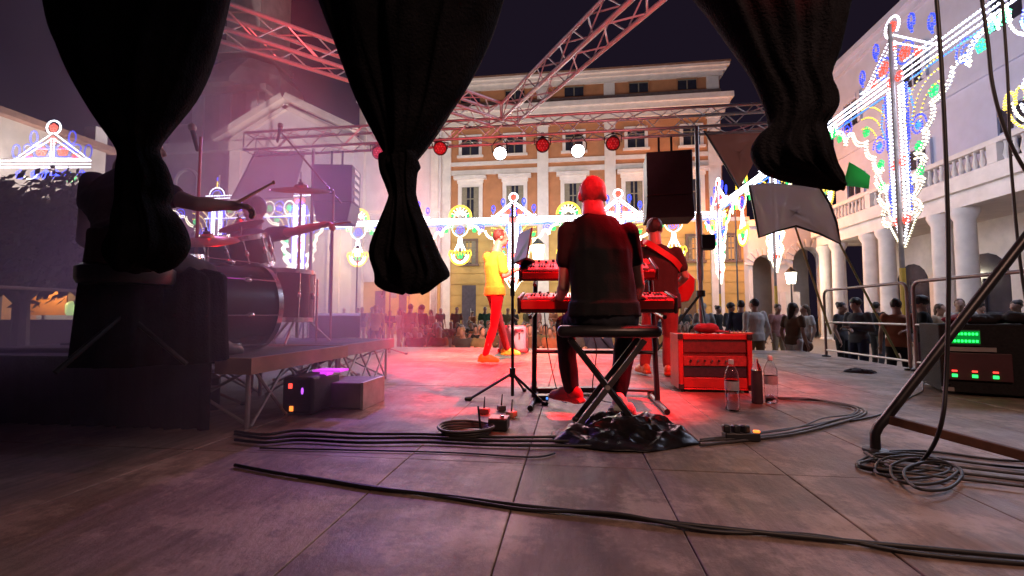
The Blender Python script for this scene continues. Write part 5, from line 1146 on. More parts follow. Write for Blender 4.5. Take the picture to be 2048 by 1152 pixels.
# crumpled black bag
def crumple(label, pts, name, m, h, voxel=.011, seed=1, wob=.03):
    random.seed(seed); b = MB()
    for (px, py, r, hh) in pts: c = atz(px, py, ZS); b.ell((c.x, c.y, ZS + hh * .35), r, r * .75, hh * .75, Matrix.Rotation(random.uniform(-.4, .4), 3, 'Y'))
    me = remesh(b, name, voxel, 3, wob, 7, seed)
    for v in me.vertices:
        p = v.co * 11; q = abs(noise.noise(p)) ; r2 = abs(noise.noise(p * 2.3 + V((4, 2, 1)))); v.co += v.normal * (-.035 * (q < .10) * (1 - q / .10) + .016 * r2); v.co.z = max(v.co.z, ZS + .003)
    return tag(link(name, me, m, None, 60), label, 'bag')
BAGM = mat('black_bin_liner', (.012, .011, .012), .30, 0, .5, 8, .10, .10, 26)
def bag_sheet(label, pts, m, seed=2):
    """one crumpled sheet heaped up on the floor: rings from the rim to the crest"""
    random.seed(seed); xs = [atz(x, y, ZS) for x, y in pts]; c = sum(xs, V()) / len(xs); N, n = 26, len(xs) * 8; rim = []
    for i in range(len(xs)):
        for k in range(8): rim.append(xs[i].lerp(xs[(i + 1) % len(xs)], k / 8))
    vs = []; fs = []
    ridge = [(atz(1180, 868, ZS), .05), (atz(1215, 862, ZS), .09), (atz(1262, 866, ZS), .10), (atz(1305, 862, ZS), .085), (atz(1350, 876, ZS), .05)]
    for i in range(N + 1):
        k = i / N
        for j, q in enumerate(rim):
            p = q.lerp(c, k); h = 0
            for r_, hh in ridge: h = max(h, hh * max(0, 1 - ((p - r_).length / .24) ** 1.5))
            h *= .72 * min(1, k * 4 + .1)
            a1 = 1 - abs(noise.noise(p * 7 + V((seed, 0, 0)))) * 2; a2 = 1 - abs(noise.noise(p * 17 + V((0, seed, 0)))) * 2; a3 = 1 - abs(noise.noise(p * 36)) * 2
            w = min(1, k * 5 + .15); z = ZS + .004 + h * (.75 + .35 * a1) + w * (.020 * max(0, a1) + .012 * a2 + .003 * a3)
            vs.append(V((p.x + w * .02 * noise.noise(p * 14), p.y + w * .02 * noise.noise(p * 14 + V((7, 7, 7))), max(z, ZS + .004))))
    for i in range(N):
        for j in range(n): a, b_ = i * n + j, i * n + (j + 1) % n; fs.append((a, b_, b_ + n, a + n))
    o = MB().add(vs, fs).build('plastic_bag', m, None, 45); o.modifiers.new('solid', 'SOLIDIFY').thickness = .002
    return tag(o, label, 'bag')
bag_sheet('crumpled shiny black plastic bag lying on the floor behind the bench', [(1102, 868), (1106, 884), (1150, 896), (1220, 905), (1300, 906), (1355, 898), (1402, 890), (1385, 874), (1345, 858), (1300, 846), (1255, 842), (1215, 846), (1170, 856), (1135, 862)], BAGM)
crumple('small dark rag lying on the boards in front of the far barrier', [(1705, 744, .10, .03), (1735, 746, .09, .035)], 'rag', mat('dark_rag', (.03, .03, .045), .9), .04, .012, 3, .012)
crumple('pale crumpled rag beside the front foot of the keyboard player', [(1232, 832, .05, .06), (1255, 828, .05, .07)], 'pale_rag', mat('pale_rag', (.42, .46, .40), .9), .06, .009, 4, .012)
# ------------------------------------------------------------------ people
Z3 = V((0, 0, 1))
def add_hand(b, w, d, n, s=1.0, curl=25, side=1):
    """palm and five fingers from wrist w along d; n = palm normal (fingers curl towards it)"""
    d = d.normalized(); n = (n - d * n.dot(d)).normalized(); sd = d.cross(n) * side
    b.cap(w - d * .02, w + d * .03, .027 * s, .030 * s, 8)
    for k in (-1.2, -.4, .4, 1.2): b.cap(w + d * .02, w + d * .085 * s + sd * (.017 * k * s), .016 * s, .013 * s, 8)
    for k, L in ((-1.25, .060), (-.42, .072), (.42, .076), (1.25, .068)):
        p = w + d * .085 * s + sd * (.0185 * k * s); a = R(curl); dd = (d + sd * .06 * k).normalized()
        for seg, q in ((.46, 1), (.32, 2.1), (.24, 3.0)):
            v = dd * math.cos(a * q) + n * math.sin(a * q); p2 = p + v * L * seg * s * 1.1; b.cap(p, p2, .0098 * s, .0088 * s, 8); p = p2
    p = w + d * .025 * s + sd * .025 * s; v = (d * .6 + sd * .75 + n * .25).normalized(); p2 = p + v * .045 * s; b.cap(p, p2, .014 * s, .011 * s, 8); v2 = (d * .9 + sd * .3 + n * .4).normalized(); b.cap(p2, p2 + v2 * .032 * s, .011 * s, .009 * s, 8)
def shoe_mb(a, toe, s=1.0, z0=None):
    t = V((toe.x, toe.y, 0)).normalized(); z = a.z - .085 * s if z0 is None else z0; b = MB(); h = V((a.x, a.y, z)) - t * .05 * s; sd = V((-t.y, t.x, 0)); rot = Matrix((t, sd, Z3)).transposed()
    b.ell(h + t * .02 * s + Z3 * .05 * s, .065 * s, .042 * s, .062 * s, rot, 12, 8); b.ell(h + t * .14 * s + Z3 * .034 * s, .105 * s, .047 * s, .038 * s, rot, 14, 8); b.ell(h + t * .09 * s + Z3 * .055 * s, .09 * s, .042 * s, .045 * s, rot, 14, 8)
    b.loft([[h + rot @ V((x * s, y * s, q)) for x, y in ((-.045, -.034), (.06, -.040), (.16, -.048), (.235, -.026), (.245, 0), (.235, .026), (.16, .048), (.06, .040), (-.045, .034))] for q in (.002, .03 * s)])
    return b
def body_parts(J, f, fh, s=1.0, sleeve=.62, vox=.010, hands=True, wob=.006, hairk='short', fat=1.0, curl=25, legw=1.0, seed=1, hem=.10):
    """returns meshes: body (one skin surface), shirt, trousers, hair, two shoes. f = chest direction, fh = face direction"""
    f = V((f[0], f[1], 0)).normalized(); fh = V(fh).normalized(); r = V((f.y, -f.x, 0)); rh = fh.cross(Z3).normalized(); uh = rh.cross(fh)
    H, N, Pv = J['head'], J['neck'], J['pelvis']; rot = Matrix((rh, fh, uh)).transposed()
    hp = lambda x, y, z: H + rot @ V((x * s, y * s, z * s))
    b = MB(); seg, rg = (16, 12) if vox < .02 else (10, 7)
    b.ell(hp(0, -.012, .020), .079 * s, .097 * s, .094 * s, rot, seg, rg); b.ell(hp(0, .022, -.045), .058 * s, .070 * s, .072 * s, rot, seg, rg); b.ell(hp(0, .055, -.085), .030 * s, .032 * s, .030 * s, rot, 10, 6)
    if vox < .02:
        b.cap(hp(0, .088, .012), hp(0, .108, -.028), .009 * s, .015 * s, 8); b.ell(hp(0, .090, -.062), .024 * s, .012 * s, .010 * s, rot, 10, 6); b.cap(hp(-.04, .078, .022), hp(.04, .078, .022), .013 * s, .013 * s, 8)
        for k in (-1, 1): b.ell(hp(k * .079, -.012, -.010), .010 * s, .020 * s, .031 * s, rot, 10, 6); b.ell(hp(k * .030, .080, -.022), .024 * s, .018 * s, .018 * s, rot, 8, 6)
    b.cap(H - uh * .05 * s - fh * .015 * s, N, .059 * s * (1 + .3 * (fat - 1)), .070 * s, 12)
    sm = (J['sL'] + J['sR']) / 2; hm = (J['hL'] + J['hR']) / 2
    def ring(c, w, d, ax=None, n=18):
        ax = ax or r; dv = ax.cross(Z3); return [c + ax * (w * math.cos(2 * math.pi * k / n)) + V((-ax.y, ax.x, 0)) * (d * math.sin(2 * math.pi * k / n)) for k in range(n)]
    sa = (J['sR'] - J['sL']); sa.z = 0; sw = sa.length / 2; sa = sa.normalized() if sw > .05 else r
    def torso(b, g):
        c = lambda t: sm.lerp(Pv, t)
        b.loft([ring(N + Z3 * .00, .058 * s + g * .3, .055 * s + g * .3, sa), ring(N - Z3 * .030 * s, .112 * s + g, .070 * s + g, sa), ring(c(.04), sw * .97 + g * .6, .088 * s * fat + g, sa), ring(c(.25), (sw * .98 + .00) * fat ** .3 + g, .112 * s * fat + g, sa), ring(c(.55), .150 * s * fat + g, .100 * s * fat + g, sa), ring(c(.78), .145 * s * fat + g, .098 * s * fat + g), ring(c(1.0), .162 * s * fat ** .7 + g, .108 * s * fat ** .7 + g)])
    torso(b, -.014 * s)
    for k in 'LR':
        S_, E_, W_ = J['s' + k], J['e' + k], J['w' + k]
        b.cap(S_, S_.lerp(E_, .5), .052 * s, .047 * s); b.cap(S_.lerp(E_, .5), E_, .047 * s, .037 * s); b.cap(E_, E_.lerp(W_, .35), .038 * s, .040 * s); b.cap(E_.lerp(W_, .35), W_, .040 * s, .026 * s)
        if hands: add_hand(b, W_, J.get('hd' + k, W_ - E_), J.get('hn' + k, -Z3 + f * .1), s, curl, 1 if k == 'L' else -1)
        else:
            d = (W_ - E_).normalized(); b.cap(W_, W_ + d * .09 * s, .03 * s, .022 * s, 8)
        h, kn, a = J['h' + k], J['k' + k], J['a' + k]
        b.cap(h, h.lerp(kn, .5), .075 * s, .065 * s); b.cap(h.lerp(kn, .5), kn, .065 * s, .050 * s); b.cap(kn, kn.lerp(a, .35), .048 * s, .052 * s); b.cap(kn.lerp(a, .35), a, .052 * s, .036 * s); b.cap(a, a + J['t' + k] * .08 * s - Z3 * .04 * s, .035 * s, .028 * s, 8)
    out = {'body': remesh(b, 'person_body', vox, 3 if vox < .02 else 1)}
    q = MB(); torso(q, .012 * s)
    hb = Pv - Z3 * hem * s; q.loft([ring(Pv + Z3 * .05, .160 * s * fat ** .7 + .018, .108 * s * fat ** .7 + .018), ring(hb, .172 * s * fat ** .7 + .014, .118 * s * fat ** .7 + .014)])
    for k in 'LR':
        S_, E_, W_ = J['s' + k], J['e' + k], J['w' + k]
        if sleeve <= 1: q.cap(S_, S_.lerp(E_, sleeve), .068 * s, .064 * s, 12)
        else: q.cap(S_, E_, .066 * s, .052 * s, 12); q.cap(E_, E_.lerp(W_, .94), .052 * s, .036 * s, 12)
    out['shirt'] = remesh(q, 'shirt', vox, 3, wob, 7 / s, seed)
    q = MB(); q.ell(Pv - Z3 * .02 * s, .168 * s * fat ** .7, .118 * s * fat ** .7, .12 * s, Matrix((r, f, Z3)).transposed(), 16, 8)
    for k in 'LR':
        h, kn, a = J['h' + k], J['k' + k], J['a' + k]
        q.cap(h + Z3 * .02, h.lerp(kn, .45), .098 * s * legw, .086 * s * legw, 12); q.cap(h.lerp(kn, .45), kn, .086 * s * legw, .068 * s * legw, 12); q.cap(kn, kn.lerp(a, .4), .068 * s * legw, .066 * s * legw, 12); q.cap(kn.lerp(a, .4), a + (kn - a).normalized() * .02, .066 * s * legw, .054 * s * legw, 12)
    out['trousers'] = remesh(q, 'trousers', vox, 3, wob * 1.1, 8 / s, seed + 3)
    q = MB()
    if hairk == 'short': q.ell(hp(0, -.022, .028), .083 * s, .097 * s, .096 * s, rot, seg, rg)
    elif hairk == 'shaved': q.ell(hp(0, -.018, .022), .0805 * s, .0960 * s, .0945 * s, rot, seg, rg)
    elif hairk == 'long': q.ell(hp(0, -.028, .030), .088 * s, .100 * s, .100 * s, rot, seg, rg); q.cap(hp(0, -.07, -.02), hp(0, -.085, -.20), .075 * s, .055 * s, 10)
    elif hairk == 'bun': q.ell(hp(0, -.022, .038), .086 * s, .100 * s, .092 * s, rot, seg, rg); q.ell(hp(0, -.10, .09), .05 * s, .05 * s, .05 * s, None, 10, 7)
    elif hairk == 'bushy': q.ell(hp(0, -.018, .045), .100 * s, .112 * s, .100 * s, rot, seg, rg)
    out['hair'] = remesh(q, 'hair', vox * .9, 1, .006 if vox < .02 else .004, 28, seed)
    for k in 'LR': out['shoe' + k] = remesh(shoe_mb(J['a' + k], J['t' + k], s, J.get('z0')), 'shoe', vox * .9, 3)
    out['_eyes'] = [(hp(k * .030, .092, -.006), rot) for k in (-1, 1)]
    return out
SKINM = mat('skin', (.42, .25, .19), .5, 0, .08, 9); SKIND = mat('tanned_skin', (.32, .18, .13), .5, 0, .08, 9)
HAIRD = mat('dark_hair', (.025, .018, .015), .6, 0, .4, 30); HAIRB = mat('brown_hair', (.09, .05, .03), .6, 0, .3, 30); HAIRG = mat('grey_hair', (.30, .28, .26), .6, 0, .3, 30); HAIRF = mat('fair_hair', (.34, .22, .11), .6, 0, .25, 30)
STUBBLE = mat('shaved_hair', (.27, .13, .10), .6, 0, .2, 40)
def fabric(name, col, var=.14): return mat(name, col, .88, 0, var, 10, .12, .3, 90)
EYE = mat('eyeball', (.6, .58, .56), .2, 0, .05, 5)
def make_person(label, J, f, fh, mats, group=None, loc=None, **kw):
    P_ = body_parts(J, f, fh, **kw); sk, sh, tr, so, ha = mats
    for a in P_.values():
        if isinstance(a, bpy.types.Mesh) and loc is not None:
            for v in a.vertices: v.co -= loc
    me = P_['body']; o = link('person', me, sk, None, 180); tag(o, label, 'person', group)
    if loc is not None: o.location = loc
    for nm, m in (('shirt', sh), ('trousers', tr), ('hair', ha), ('shoeL', so), ('shoeR', so)): link(nm.replace('shoeL', 'shoe').replace('shoeR', 'shoe'), P_[nm], m, o, 180)
    return o, P_
pj = lambda px, py, Y: aty(px, py, Y)
def J_(**k): return {a: V(b) for a, b in k.items()}
# keyboard player, back to the camera
J = J_(head=pj(1184, 393, 2.72), neck=pj(1188, 430, 2.68), pelvis=pj(1207, 622, 2.60), sL=pj(1138, 464, 2.66), sR=pj(1257, 468, 2.67), eL=pj(1128, 572, 2.70), eR=pj(1277, 568, 2.74), wL=pj(1122, 592, 2.96), wR=pj(1275, 590, 2.98),
       hL=pj(1174, 640, 2.62), hR=pj(1243, 640, 2.62), kL=pj(1130, 650, 3.0), kR=pj(1252, 652, 2.94), aL=pj(1143, 778, 3.04), aR=pj(1238, 790, 2.84), tL=(-.75, .66, 0), tR=(.15, 1, 0))
o, _ = make_person('shaved man in black T-shirt seated on the bench, back to us, playing the keyboards', J, (.05, 1), (-.12, .98, -.12), (SKINM, fabric('black_tshirt', (.008, .0075, .009)), fabric('dark_jeans', (.022, .024, .032)), mat('red_sneaker', (.45, .10, .09), .6, 0, .12, 12), STUBBLE), None, None, vox=.0085, sleeve=.50, hairk='shaved', fat=1.16, curl=22, wob=.013, legw=1.0, hem=.03)
for c in [c for c in o.children if c.name.startswith('shoe')][1:]: c.data.materials[0] = mat('white_sneaker', (.55, .58, .50), .6, 0, .1, 12); c['label'] = 'pale greenish white sneaker on his right foot'
# singer in yellow
J = J_(head=pj(1002, 476, 5.92), neck=pj(994, 503, 5.88), pelvis=pj(990, 582, 5.86), sL=pj(976, 514, 6.02), sR=pj(1004, 517, 5.74), eL=pj(990, 555, 6.12), eR=pj(1009, 552, 5.70), wL=pj(1012, 544, 6.16), wR=pj(1030, 541, 5.78), hL=pj(984, 590, 5.96), hR=pj(996, 592, 5.80), kL=pj(1000, 648, 6.18), kR=pj(988, 655, 5.84), aL=pj(1014, 698, 6.45), aR=pj(970, 711, 5.78), tL=(1, .15, 0), tR=(1, -.12, 0))
make_person('singer in a yellow T-shirt and red trousers at the front of the stage, facing right', J, (.80, .60), (.92, .38, -.05), (SKINM, fabric('yellow_tshirt', (.72, .56, .05)), fabric('dark_red_trousers', (.20, .008, .014)), mat('yellow_shoe', (.72, .40, .03), .5, 0, .1, 12), HAIRD), None, None, vox=.009, sleeve=.7, hairk='short', fat=.98, legw=.84, wob=.007, seed=5, hem=.06)
# guitarist
J = J_(head=pj(1308, 459, 4.93), neck=pj(1310, 488, 4.88), pelvis=pj(1322, 598, 4.84), sL=pj(1284, 505, 4.88), sR=pj(1352, 505, 4.84), eL=pj(1272, 557, 4.95), eR=pj(1371, 553, 4.84), wL=pj(1262, 556, 5.17), wR=pj(1352, 574, 5.06), hL=pj(1305, 608, 4.85), hR=pj(1338, 608, 4.83), kL=pj(1296, 672, 4.92), kR=pj(1340, 674, 4.90), aL=pj(1289, 730, 4.90), aR=pj(1336, 733, 4.86), tL=(-.3, .95, 0), tR=(.25, .97, 0))
make_person('guitarist in dark T-shirt and red-lit jeans, red strap across his back', J, (.1, 1), (-.05, 1, -.1), (SKINM, fabric('dark_brown_tshirt', (.045, .025, .025)), fabric('red_lit_jeans', (.30, .05, .05)), mat('orange_shoe', (.55, .20, .06), .5, 0, .1, 12), HAIRD), None, None, vox=.009, sleeve=.62, hairk='short', fat=1.14, legw=1.02, wob=.007, seed=9)  # red stage light is put into the jeans' base colour
gb = pj(1338, 566, 5.12); gt = thing('electric_guitar', 'red electric guitar held by the guitarist, its body showing at his right elbow', 'guitar', gb)
nd = (pj(1205, 528, 5.30) - gb).normalized(); nu = Z3 - nd * nd.z; nu.normalize(); nf = nd.cross(nu); GP = lambda a, b, c: gb + nd * a + nu * b + nf * c
out = [(.20, .03), (.17, .13), (.10, .12), (.03, .105), (-.05, .14), (-.15, .17), (-.24, .12), (-.27, 0), (-.25, -.13), (-.15, -.185), (-.05, -.15), (.03, -.11), (.10, -.13), (.16, -.12), (.19, -.03)]
MB().prism([GP(a, b, -.022) for a, b in out], nf * .044).build('body', mat('red_guitar_lacquer', (.45, .03, .03), .2, 0, .1, 8), gt, 40, .012)
MB().loft([[GP(a, b, c) for b, c in ((-w, -.012), (w, -.012), (w, .022), (-w, .022))] for a, w in ((.14, .028), (.66, .022))]).build('neck', mat('maple_neck', (.32, .17, .07), .4), gt, 30, .005)
MB().prism([GP(a, b, -.006) for a, b in ((.66, -.03), (.70, -.045), (.84, -.035), (.86, .02), (.70, .045), (.66, .03))], nf * .018).build('headstock', mat('maple_neck', (0, 0, 0)), gt, 30, .004)
for a in (-.02, .08): MB().box(GP(a, 0, .026), (.02, .02, .02)).build('pickup', BLACKP, gt, 0)
sp = [pj(1352, 548, 4.98), pj(1366, 546, 4.86), pj(1350, 522, 4.72), pj(1322, 502, 4.71), pj(1298, 487, 4.76), pj(1287, 484, 4.86), pj(1284, 494, 4.98), pj(1285, 525, 5.12)]
b = MB(); S2 = smoothpts(sp, 5); rings = []
for i, p in enumerate(S2):
    t_ = (S2[min(i + 1, len(S2) - 1)] - S2[max(i - 1, 0)]).normalized(); w_ = V((0, 1, 0)); e = t_.cross(w_).normalized(); e = e if e.length > .1 else Z3; n_ = t_.cross(e); rings.append([p + e * .030 + n_ * .003, p - e * .030 + n_ * .003, p - e * .030 - n_ * .003, p + e * .030 - n_ * .003])
b.loft(rings).build('strap', mat('red_strap', (.55, .03, .03), .6, 0, .15, 10), gt, 60)
# drummer, seated, mostly behind the hanging drape
Td = THRONE; J = J_(head=pj(282, 292, 2.12), neck=pj(258, 340, 2.06), pelvis=Td + V((0, 0, .09)), sL=pj(188, 366, 2.14), sR=pj(312, 384, 1.98), eL=pj(168, 480, 2.2), eR=pj(392, 408, 2.04), wL=pj(262, 535, 2.35), wR=pj(458, 411, 2.16),
       hL=Td + V((-.05, .10, .06)), hR=Td + V((.06, -.08, .06)), kL=Td + V((-.34, .36, .0)), kR=Td + V((-.02, .46, .0)), aL=Td + V((-.34, .44, -.38)), aR=Td + V((-.02, .52, -.38)), tL=(.0, 1, 0), tR=(.3, .9, 0))
make_person('drummer in dark clothes behind the left drape, one bare arm stretched out with a drumstick', J, (.78, .62), (.85, .5, -.05), (SKIND, fabric('maroon_tshirt', (.045, .018, .022)), fabric('black_trousers', (.012, .012, .014)), mat('dark_shoe', (.03, .03, .03), .5), HAIRD), None, None, vox=.010, sleeve=.35, hairk='bushy', fat=1.22, curl=42, wob=.008, seed=12)
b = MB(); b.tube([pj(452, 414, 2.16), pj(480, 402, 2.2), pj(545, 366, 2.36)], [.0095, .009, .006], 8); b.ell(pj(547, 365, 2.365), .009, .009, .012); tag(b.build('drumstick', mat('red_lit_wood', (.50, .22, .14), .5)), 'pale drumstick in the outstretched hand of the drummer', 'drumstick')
# percussionist facing the camera behind the drums
pc = pj(507, 560, 3.75); sz = RZ + .50; pz = V((pc.x, 3.75, sz)); fc = V((.32, -.95, 0))
J = J_(head=pj(508, 424, 3.66), neck=pj(508, 457, 3.70), pelvis=pz + V((0, 0, .06)), sL=pj(541, 470, 3.68), sR=pj(470, 470, 3.72), eL=pj(592, 462, 3.55), eR=pj(452, 516, 3.62), wL=pj(644, 450, 3.50), wR=pj(478, 520, 3.42), hL=pz + V((.09, -.02, .04)), hR=pz + V((-.09, -.02, .04)), kL=pz + V((.22, -.40, 0)), kR=pz + V((-.08, -.43, 0)), aL=pz + V((.20, -.42, -.41)), aR=pz + V((-.08, -.45, -.41)), tL=(.1, -1, 0), tR=(-.1, -1, 0))
make_person('dark-haired drummer facing us behind the drums with an arm stretched to the right', J, fc, (.1, -.97, -.22), (SKIND, fabric('black_tshirt', (0, 0, 0)), fabric('dark_jeans', (0, 0, 0)), mat('dark_shoe', (0, 0, 0)), HAIRD), None, None, vox=.010, sleeve=.55, hairk='bushy', fat=1.05, curl=45, seed=14)
b = MB(); b.tube([pj(636, 452, 3.50), pj(702, 444, 3.5)], [.0085, .006], 8); tag(b.build('drumstick', mat('red_lit_wood', (0, 0, 0))), 'drumstick held out to the right in front of the light column', 'drumstick')
t = thing('stool', 'small drum stool under the drummer who faces us', 'stool', V((pc.x, 3.75, RZ))); MB().lathe([(.15, .42), (.16, .44), (.16, .49), (.01, .50)], (pc.x, 3.75, RZ), n=20).build('seat', mat('black_vinyl', (0, 0, 0)), t); MB().bar(V((pc.x, 3.75, RZ)), V((pc.x, 3.75, RZ + .43)), .02, .02).build('post', STEEL, t)
# ------------------------------------------------------------------ audience: prototypes at the origin facing -Y (towards the stage)
def stand_J(seed, h=1.70, stride=.0, arms='down'):
    random.seed(seed); s = h / 1.75; k = lambda x, y, z: V((x * s, y * s, z * s)); j = random.uniform
    J = {'head': k(j(-.02, .02), -.03, 1.62), 'neck': k(0, 0, 1.47), 'pelvis': k(0, .01, .98), 'sL': k(.185, 0, 1.42), 'sR': k(-.185, 0, 1.42), 'hL': k(.09, 0, .93), 'hR': k(-.09, 0, .93),
         'kL': k(.11, -.03 - stride, .50), 'kR': k(-.11, -.03 + stride * .6, .50), 'aL': k(.12, .0 - stride * 1.6, .09), 'aR': k(-.12, .02 + stride * 1.6, .09), 'tL': V((.2, -1, 0)), 'tR': V((-.2, -1, 0))}
    if arms == 'down': J.update(eL=k(.25, .04, 1.13), eR=k(-.25, .04, 1.13), wL=k(.25, -.06, .88), wR=k(-.25, -.06, .88))
    elif arms == 'fold': J.update(eL=k(.27, .0, 1.15), eR=k(-.27, .0, 1.15), wL=k(-.02, -.20, 1.18), wR=k(.02, -.22, 1.14))
    elif arms == 'phone': J.update(eL=k(.25, -.06, 1.15), eR=k(-.26, .03, 1.13), wL=k(.10, -.30, 1.35), wR=k(-.24, -.07, .88))
    return J
def sit_J(seed, h=1.68, arms='lap'):
    random.seed(seed); s = h / 1.75; k = lambda x, y, z: V((x * s, y * s, z * s)); j = random.uniform
    J = {'head': k(j(-.03, .03), -.05, 1.13), 'neck': k(0, 0, .98), 'pelvis': k(0, .06, .50), 'sL': k(.18, .0, .93), 'sR': k(-.18, .0, .93), 'hL': k(.09, .03, .47), 'hR': k(-.09, .03, .47), 'kL': k(.14, -.38, .48), 'kR': k(-.14, -.38, .48), 'aL': k(.13, -.38, .09), 'aR': k(-.13, -.36, .09), 'tL': V((.2, -1, 0)), 'tR': V((-.2, -1, 0))}
    if arms == 'lap': J.update(eL=k(.26, -.02, .66), eR=k(-.26, -.02, .66), wL=k(.08, -.25, .56), wR=k(-.08, -.25, .56))
    elif arms == 'cross': J.update(eL=k(.26, -.02, .70), eR=k(-.26, -.02, .70), wL=k(-.04, -.20, .74), wR=k(.04, -.22, .70))
    else: J.update(eL=k(.26, -.04, .68), eR=k(-.27, -.02, .66), wL=k(.06, -.26, .92), wR=k(-.10, -.26, .56))
    return J
PROT = {}
def proto(kind, seed, hair, **kw):
    J = stand_J(seed, **{k: v for k, v in kw.items() if k in ('h', 'stride', 'arms')}) if kind == 'stand' else sit_J(seed, **{k: v for k, v in kw.items() if k in ('h', 'arms')})
    return body_parts(J, (0, -1), (random.uniform(-.3, .3), -1, 0), kw.get('h', 1.7) / 1.75, kw.get('sleeve', .62), kw.get('vox', .026), kw.get('vox', .026) < .02, .008, hair, kw.get('fat', 1.0), 25, 1.0, seed)
for i, (h_, a_, hr, fat, sl) in enumerate(((1.66, 'lap', 'short', 1.1, .62), (1.60, 'cross', 'long', 1.0, .5), (1.72, 'phone', 'short', 1.15, 1.5), (1.58, 'lap', 'bun', 1.1, .4), (1.64, 'cross', 'long', .95, 1.5))): PROT['sit', i] = proto('sit', i + 1, hr, h=h_, arms=a_, fat=fat, sleeve=sl)
for i, (h_, a_, hr, fat, sl, st) in enumerate(((1.76, 'down', 'short', 1.0, .62, .06), (1.64, 'fold', 'long', .95, 1.5, 0), (1.72, 'phone', 'short', 1.1, .62, 0), (1.60, 'down', 'bun', 1.05, .5, .1), (1.78, 'fold', 'short', 1.12, 1.5, 0))): PROT['stand', i] = proto('stand', i + 20, hr, h=h_, arms=a_, fat=fat, sleeve=sl, stride=st)
for i, (h_, a_, hr, fat, sl, st) in enumerate(((1.76, 'down', 'short', 1.05, 1.5, .03), (1.66, 'down', 'long', .95, .5, .12), (1.70, 'down', 'bun', 1.05, .5, .02), (1.74, 'fold', 'bushy', 1.0, 1.5, .0))): PROT['near', i] = proto('stand', i + 40, hr, h=h_, arms=a_, fat=fat, sleeve=sl, stride=st, vox=.016)
def spawn(key, loc, rz, mats, label, group):
    P_ = PROT[key]; sk, sh, tr, so, ha = mats
    def inst(nm, me, m, parent):
        if not me.materials: me.materials.append(m)
        if not me.polygons[0].use_smooth: me.polygons.foreach_set('use_smooth', [True] * len(me.polygons))
        o = bpy.data.objects.new(nm, me); COL.objects.link(o); o.material_slots[0].link = 'OBJECT'; o.material_slots[0].material = m
        if parent is not None: o.parent = parent
        return o
    o = inst('person', P_['body'], sk, None); o.location = (loc[0], loc[1], GZ); o.rotation_euler = (0, 0, rz); tag(o, label, 'person', group)
    for nm, k, m in (('shirt', 'shirt', sh), ('trousers', 'trousers', tr), ('hair', 'hair', ha), ('shoe', 'shoeL', so), ('shoe', 'shoeR', so)): inst(nm, P_[k], m, o)
    return o
CLO = [('dark navy', (.03, .035, .07)), ('black', (.02, .02, .022)), ('pale grey', (.42, .41, .40)), ('dusty pink', (.45, .22, .20)), ('white', (.62, .60, .57)), ('rust', (.34, .13, .07)), ('olive', (.16, .15, .08)), ('brown', (.14, .09, .06)), ('sky blue', (.22, .30, .42)), ('beige', (.42, .32, .22)), ('dark green', (.05, .12, .07)), ('charcoal', (.07, .07, .075))]
CM = {n: fabric('cloth_' + n.replace(' ', '_'), c) for n, c in CLO}
HM = {'dark': HAIRD, 'brown': HAIRB, 'grey': HAIRG, 'fair': HAIRF}; TRM = [CM['dark navy'], CM['black'], CM['charcoal'], CM['beige'], CM['brown'], CM['sky blue']]
ORD = ['first', 'second', 'third', 'fourth', 'fifth', 'sixth', 'seventh', 'eighth', 'ninth', 'tenth', 'eleventh', 'twelfth', 'thirteenth', 'fourteenth', 'fifteenth', 'sixteenth', 'seventeenth', 'eighteenth', 'nineteenth', 'twentieth', 'twenty-first', 'twenty-second', 'twenty-third', 'twenty-fourth']
SHO = mat('dark_shoe', (0, 0, 0)); CHAIRM = mat('grey_chair', (.16, .15, .15), .5, 0, .2, 6)
def chair_mesh():
    b = MB(); b.box((0, .04, .42), (.42, .42, .035)); b.box((0, .25, .66), (.42, .03, .40), Matrix.Rotation(R(-8), 3, 'X'))
    for x in (-.18, .18):
        for y in (-.14, .22): b.bar((x, y, 0), (x, y, .42), .014, .014, 6)
    return b.mesh('chair')
CHM = chair_mesh(); CHM.materials.append(CHAIRM)
random.seed(11)
ROWN = ['front', 'second', 'third', 'fourth', 'fifth', 'sixth', 'seventh']
for row in range(7):
    d = 10.4 + row * 1.05; pxs = [832 + row * 3 + k * (46 - row * 2.8) for k in range(13 + row)]; pxs = [p for p in pxs if p < 1395]
    for k, px in enumerate(pxs):
        if row > 3 and random.random() < .12: continue
        q = atd(px + random.uniform(-7, 7), 640, d + random.uniform(-.2, .2)); i = random.randrange(5); cn = random.choice(['dusty pink', 'rust', 'beige', 'black', 'brown', 'dark navy', 'white', 'charcoal', 'pale grey', 'olive']) if row < 3 else random.choice(CLO)[0]
        hn = random.choice(['dark', 'dark', 'brown', 'grey', 'fair']); rz = random.uniform(-.3, .3)
        spawn(('sit', i), (q.x, q.y, 0), rz, (SKINM if random.random() < .7 else SKIND, CM[cn], random.choice(TRM), SHO, HM[hn]), '%s-haired spectator in %s seated %s from the left in the %s row' % (hn, cn, ORD[k], ROWN[row]), 'spectators seated in rows before the stage')
        c = bpy.data.objects.new('chair', CHM); COL.objects.link(c); c.location = (q.x, q.y, GZ); c.rotation_euler = (0, 0, rz); tag(c, 'grey chair under the spectator seated %s from the left in the %s row' % (ORD[k], ROWN[row]), 'chair', 'chairs of the seated spectators')
n_ = 0
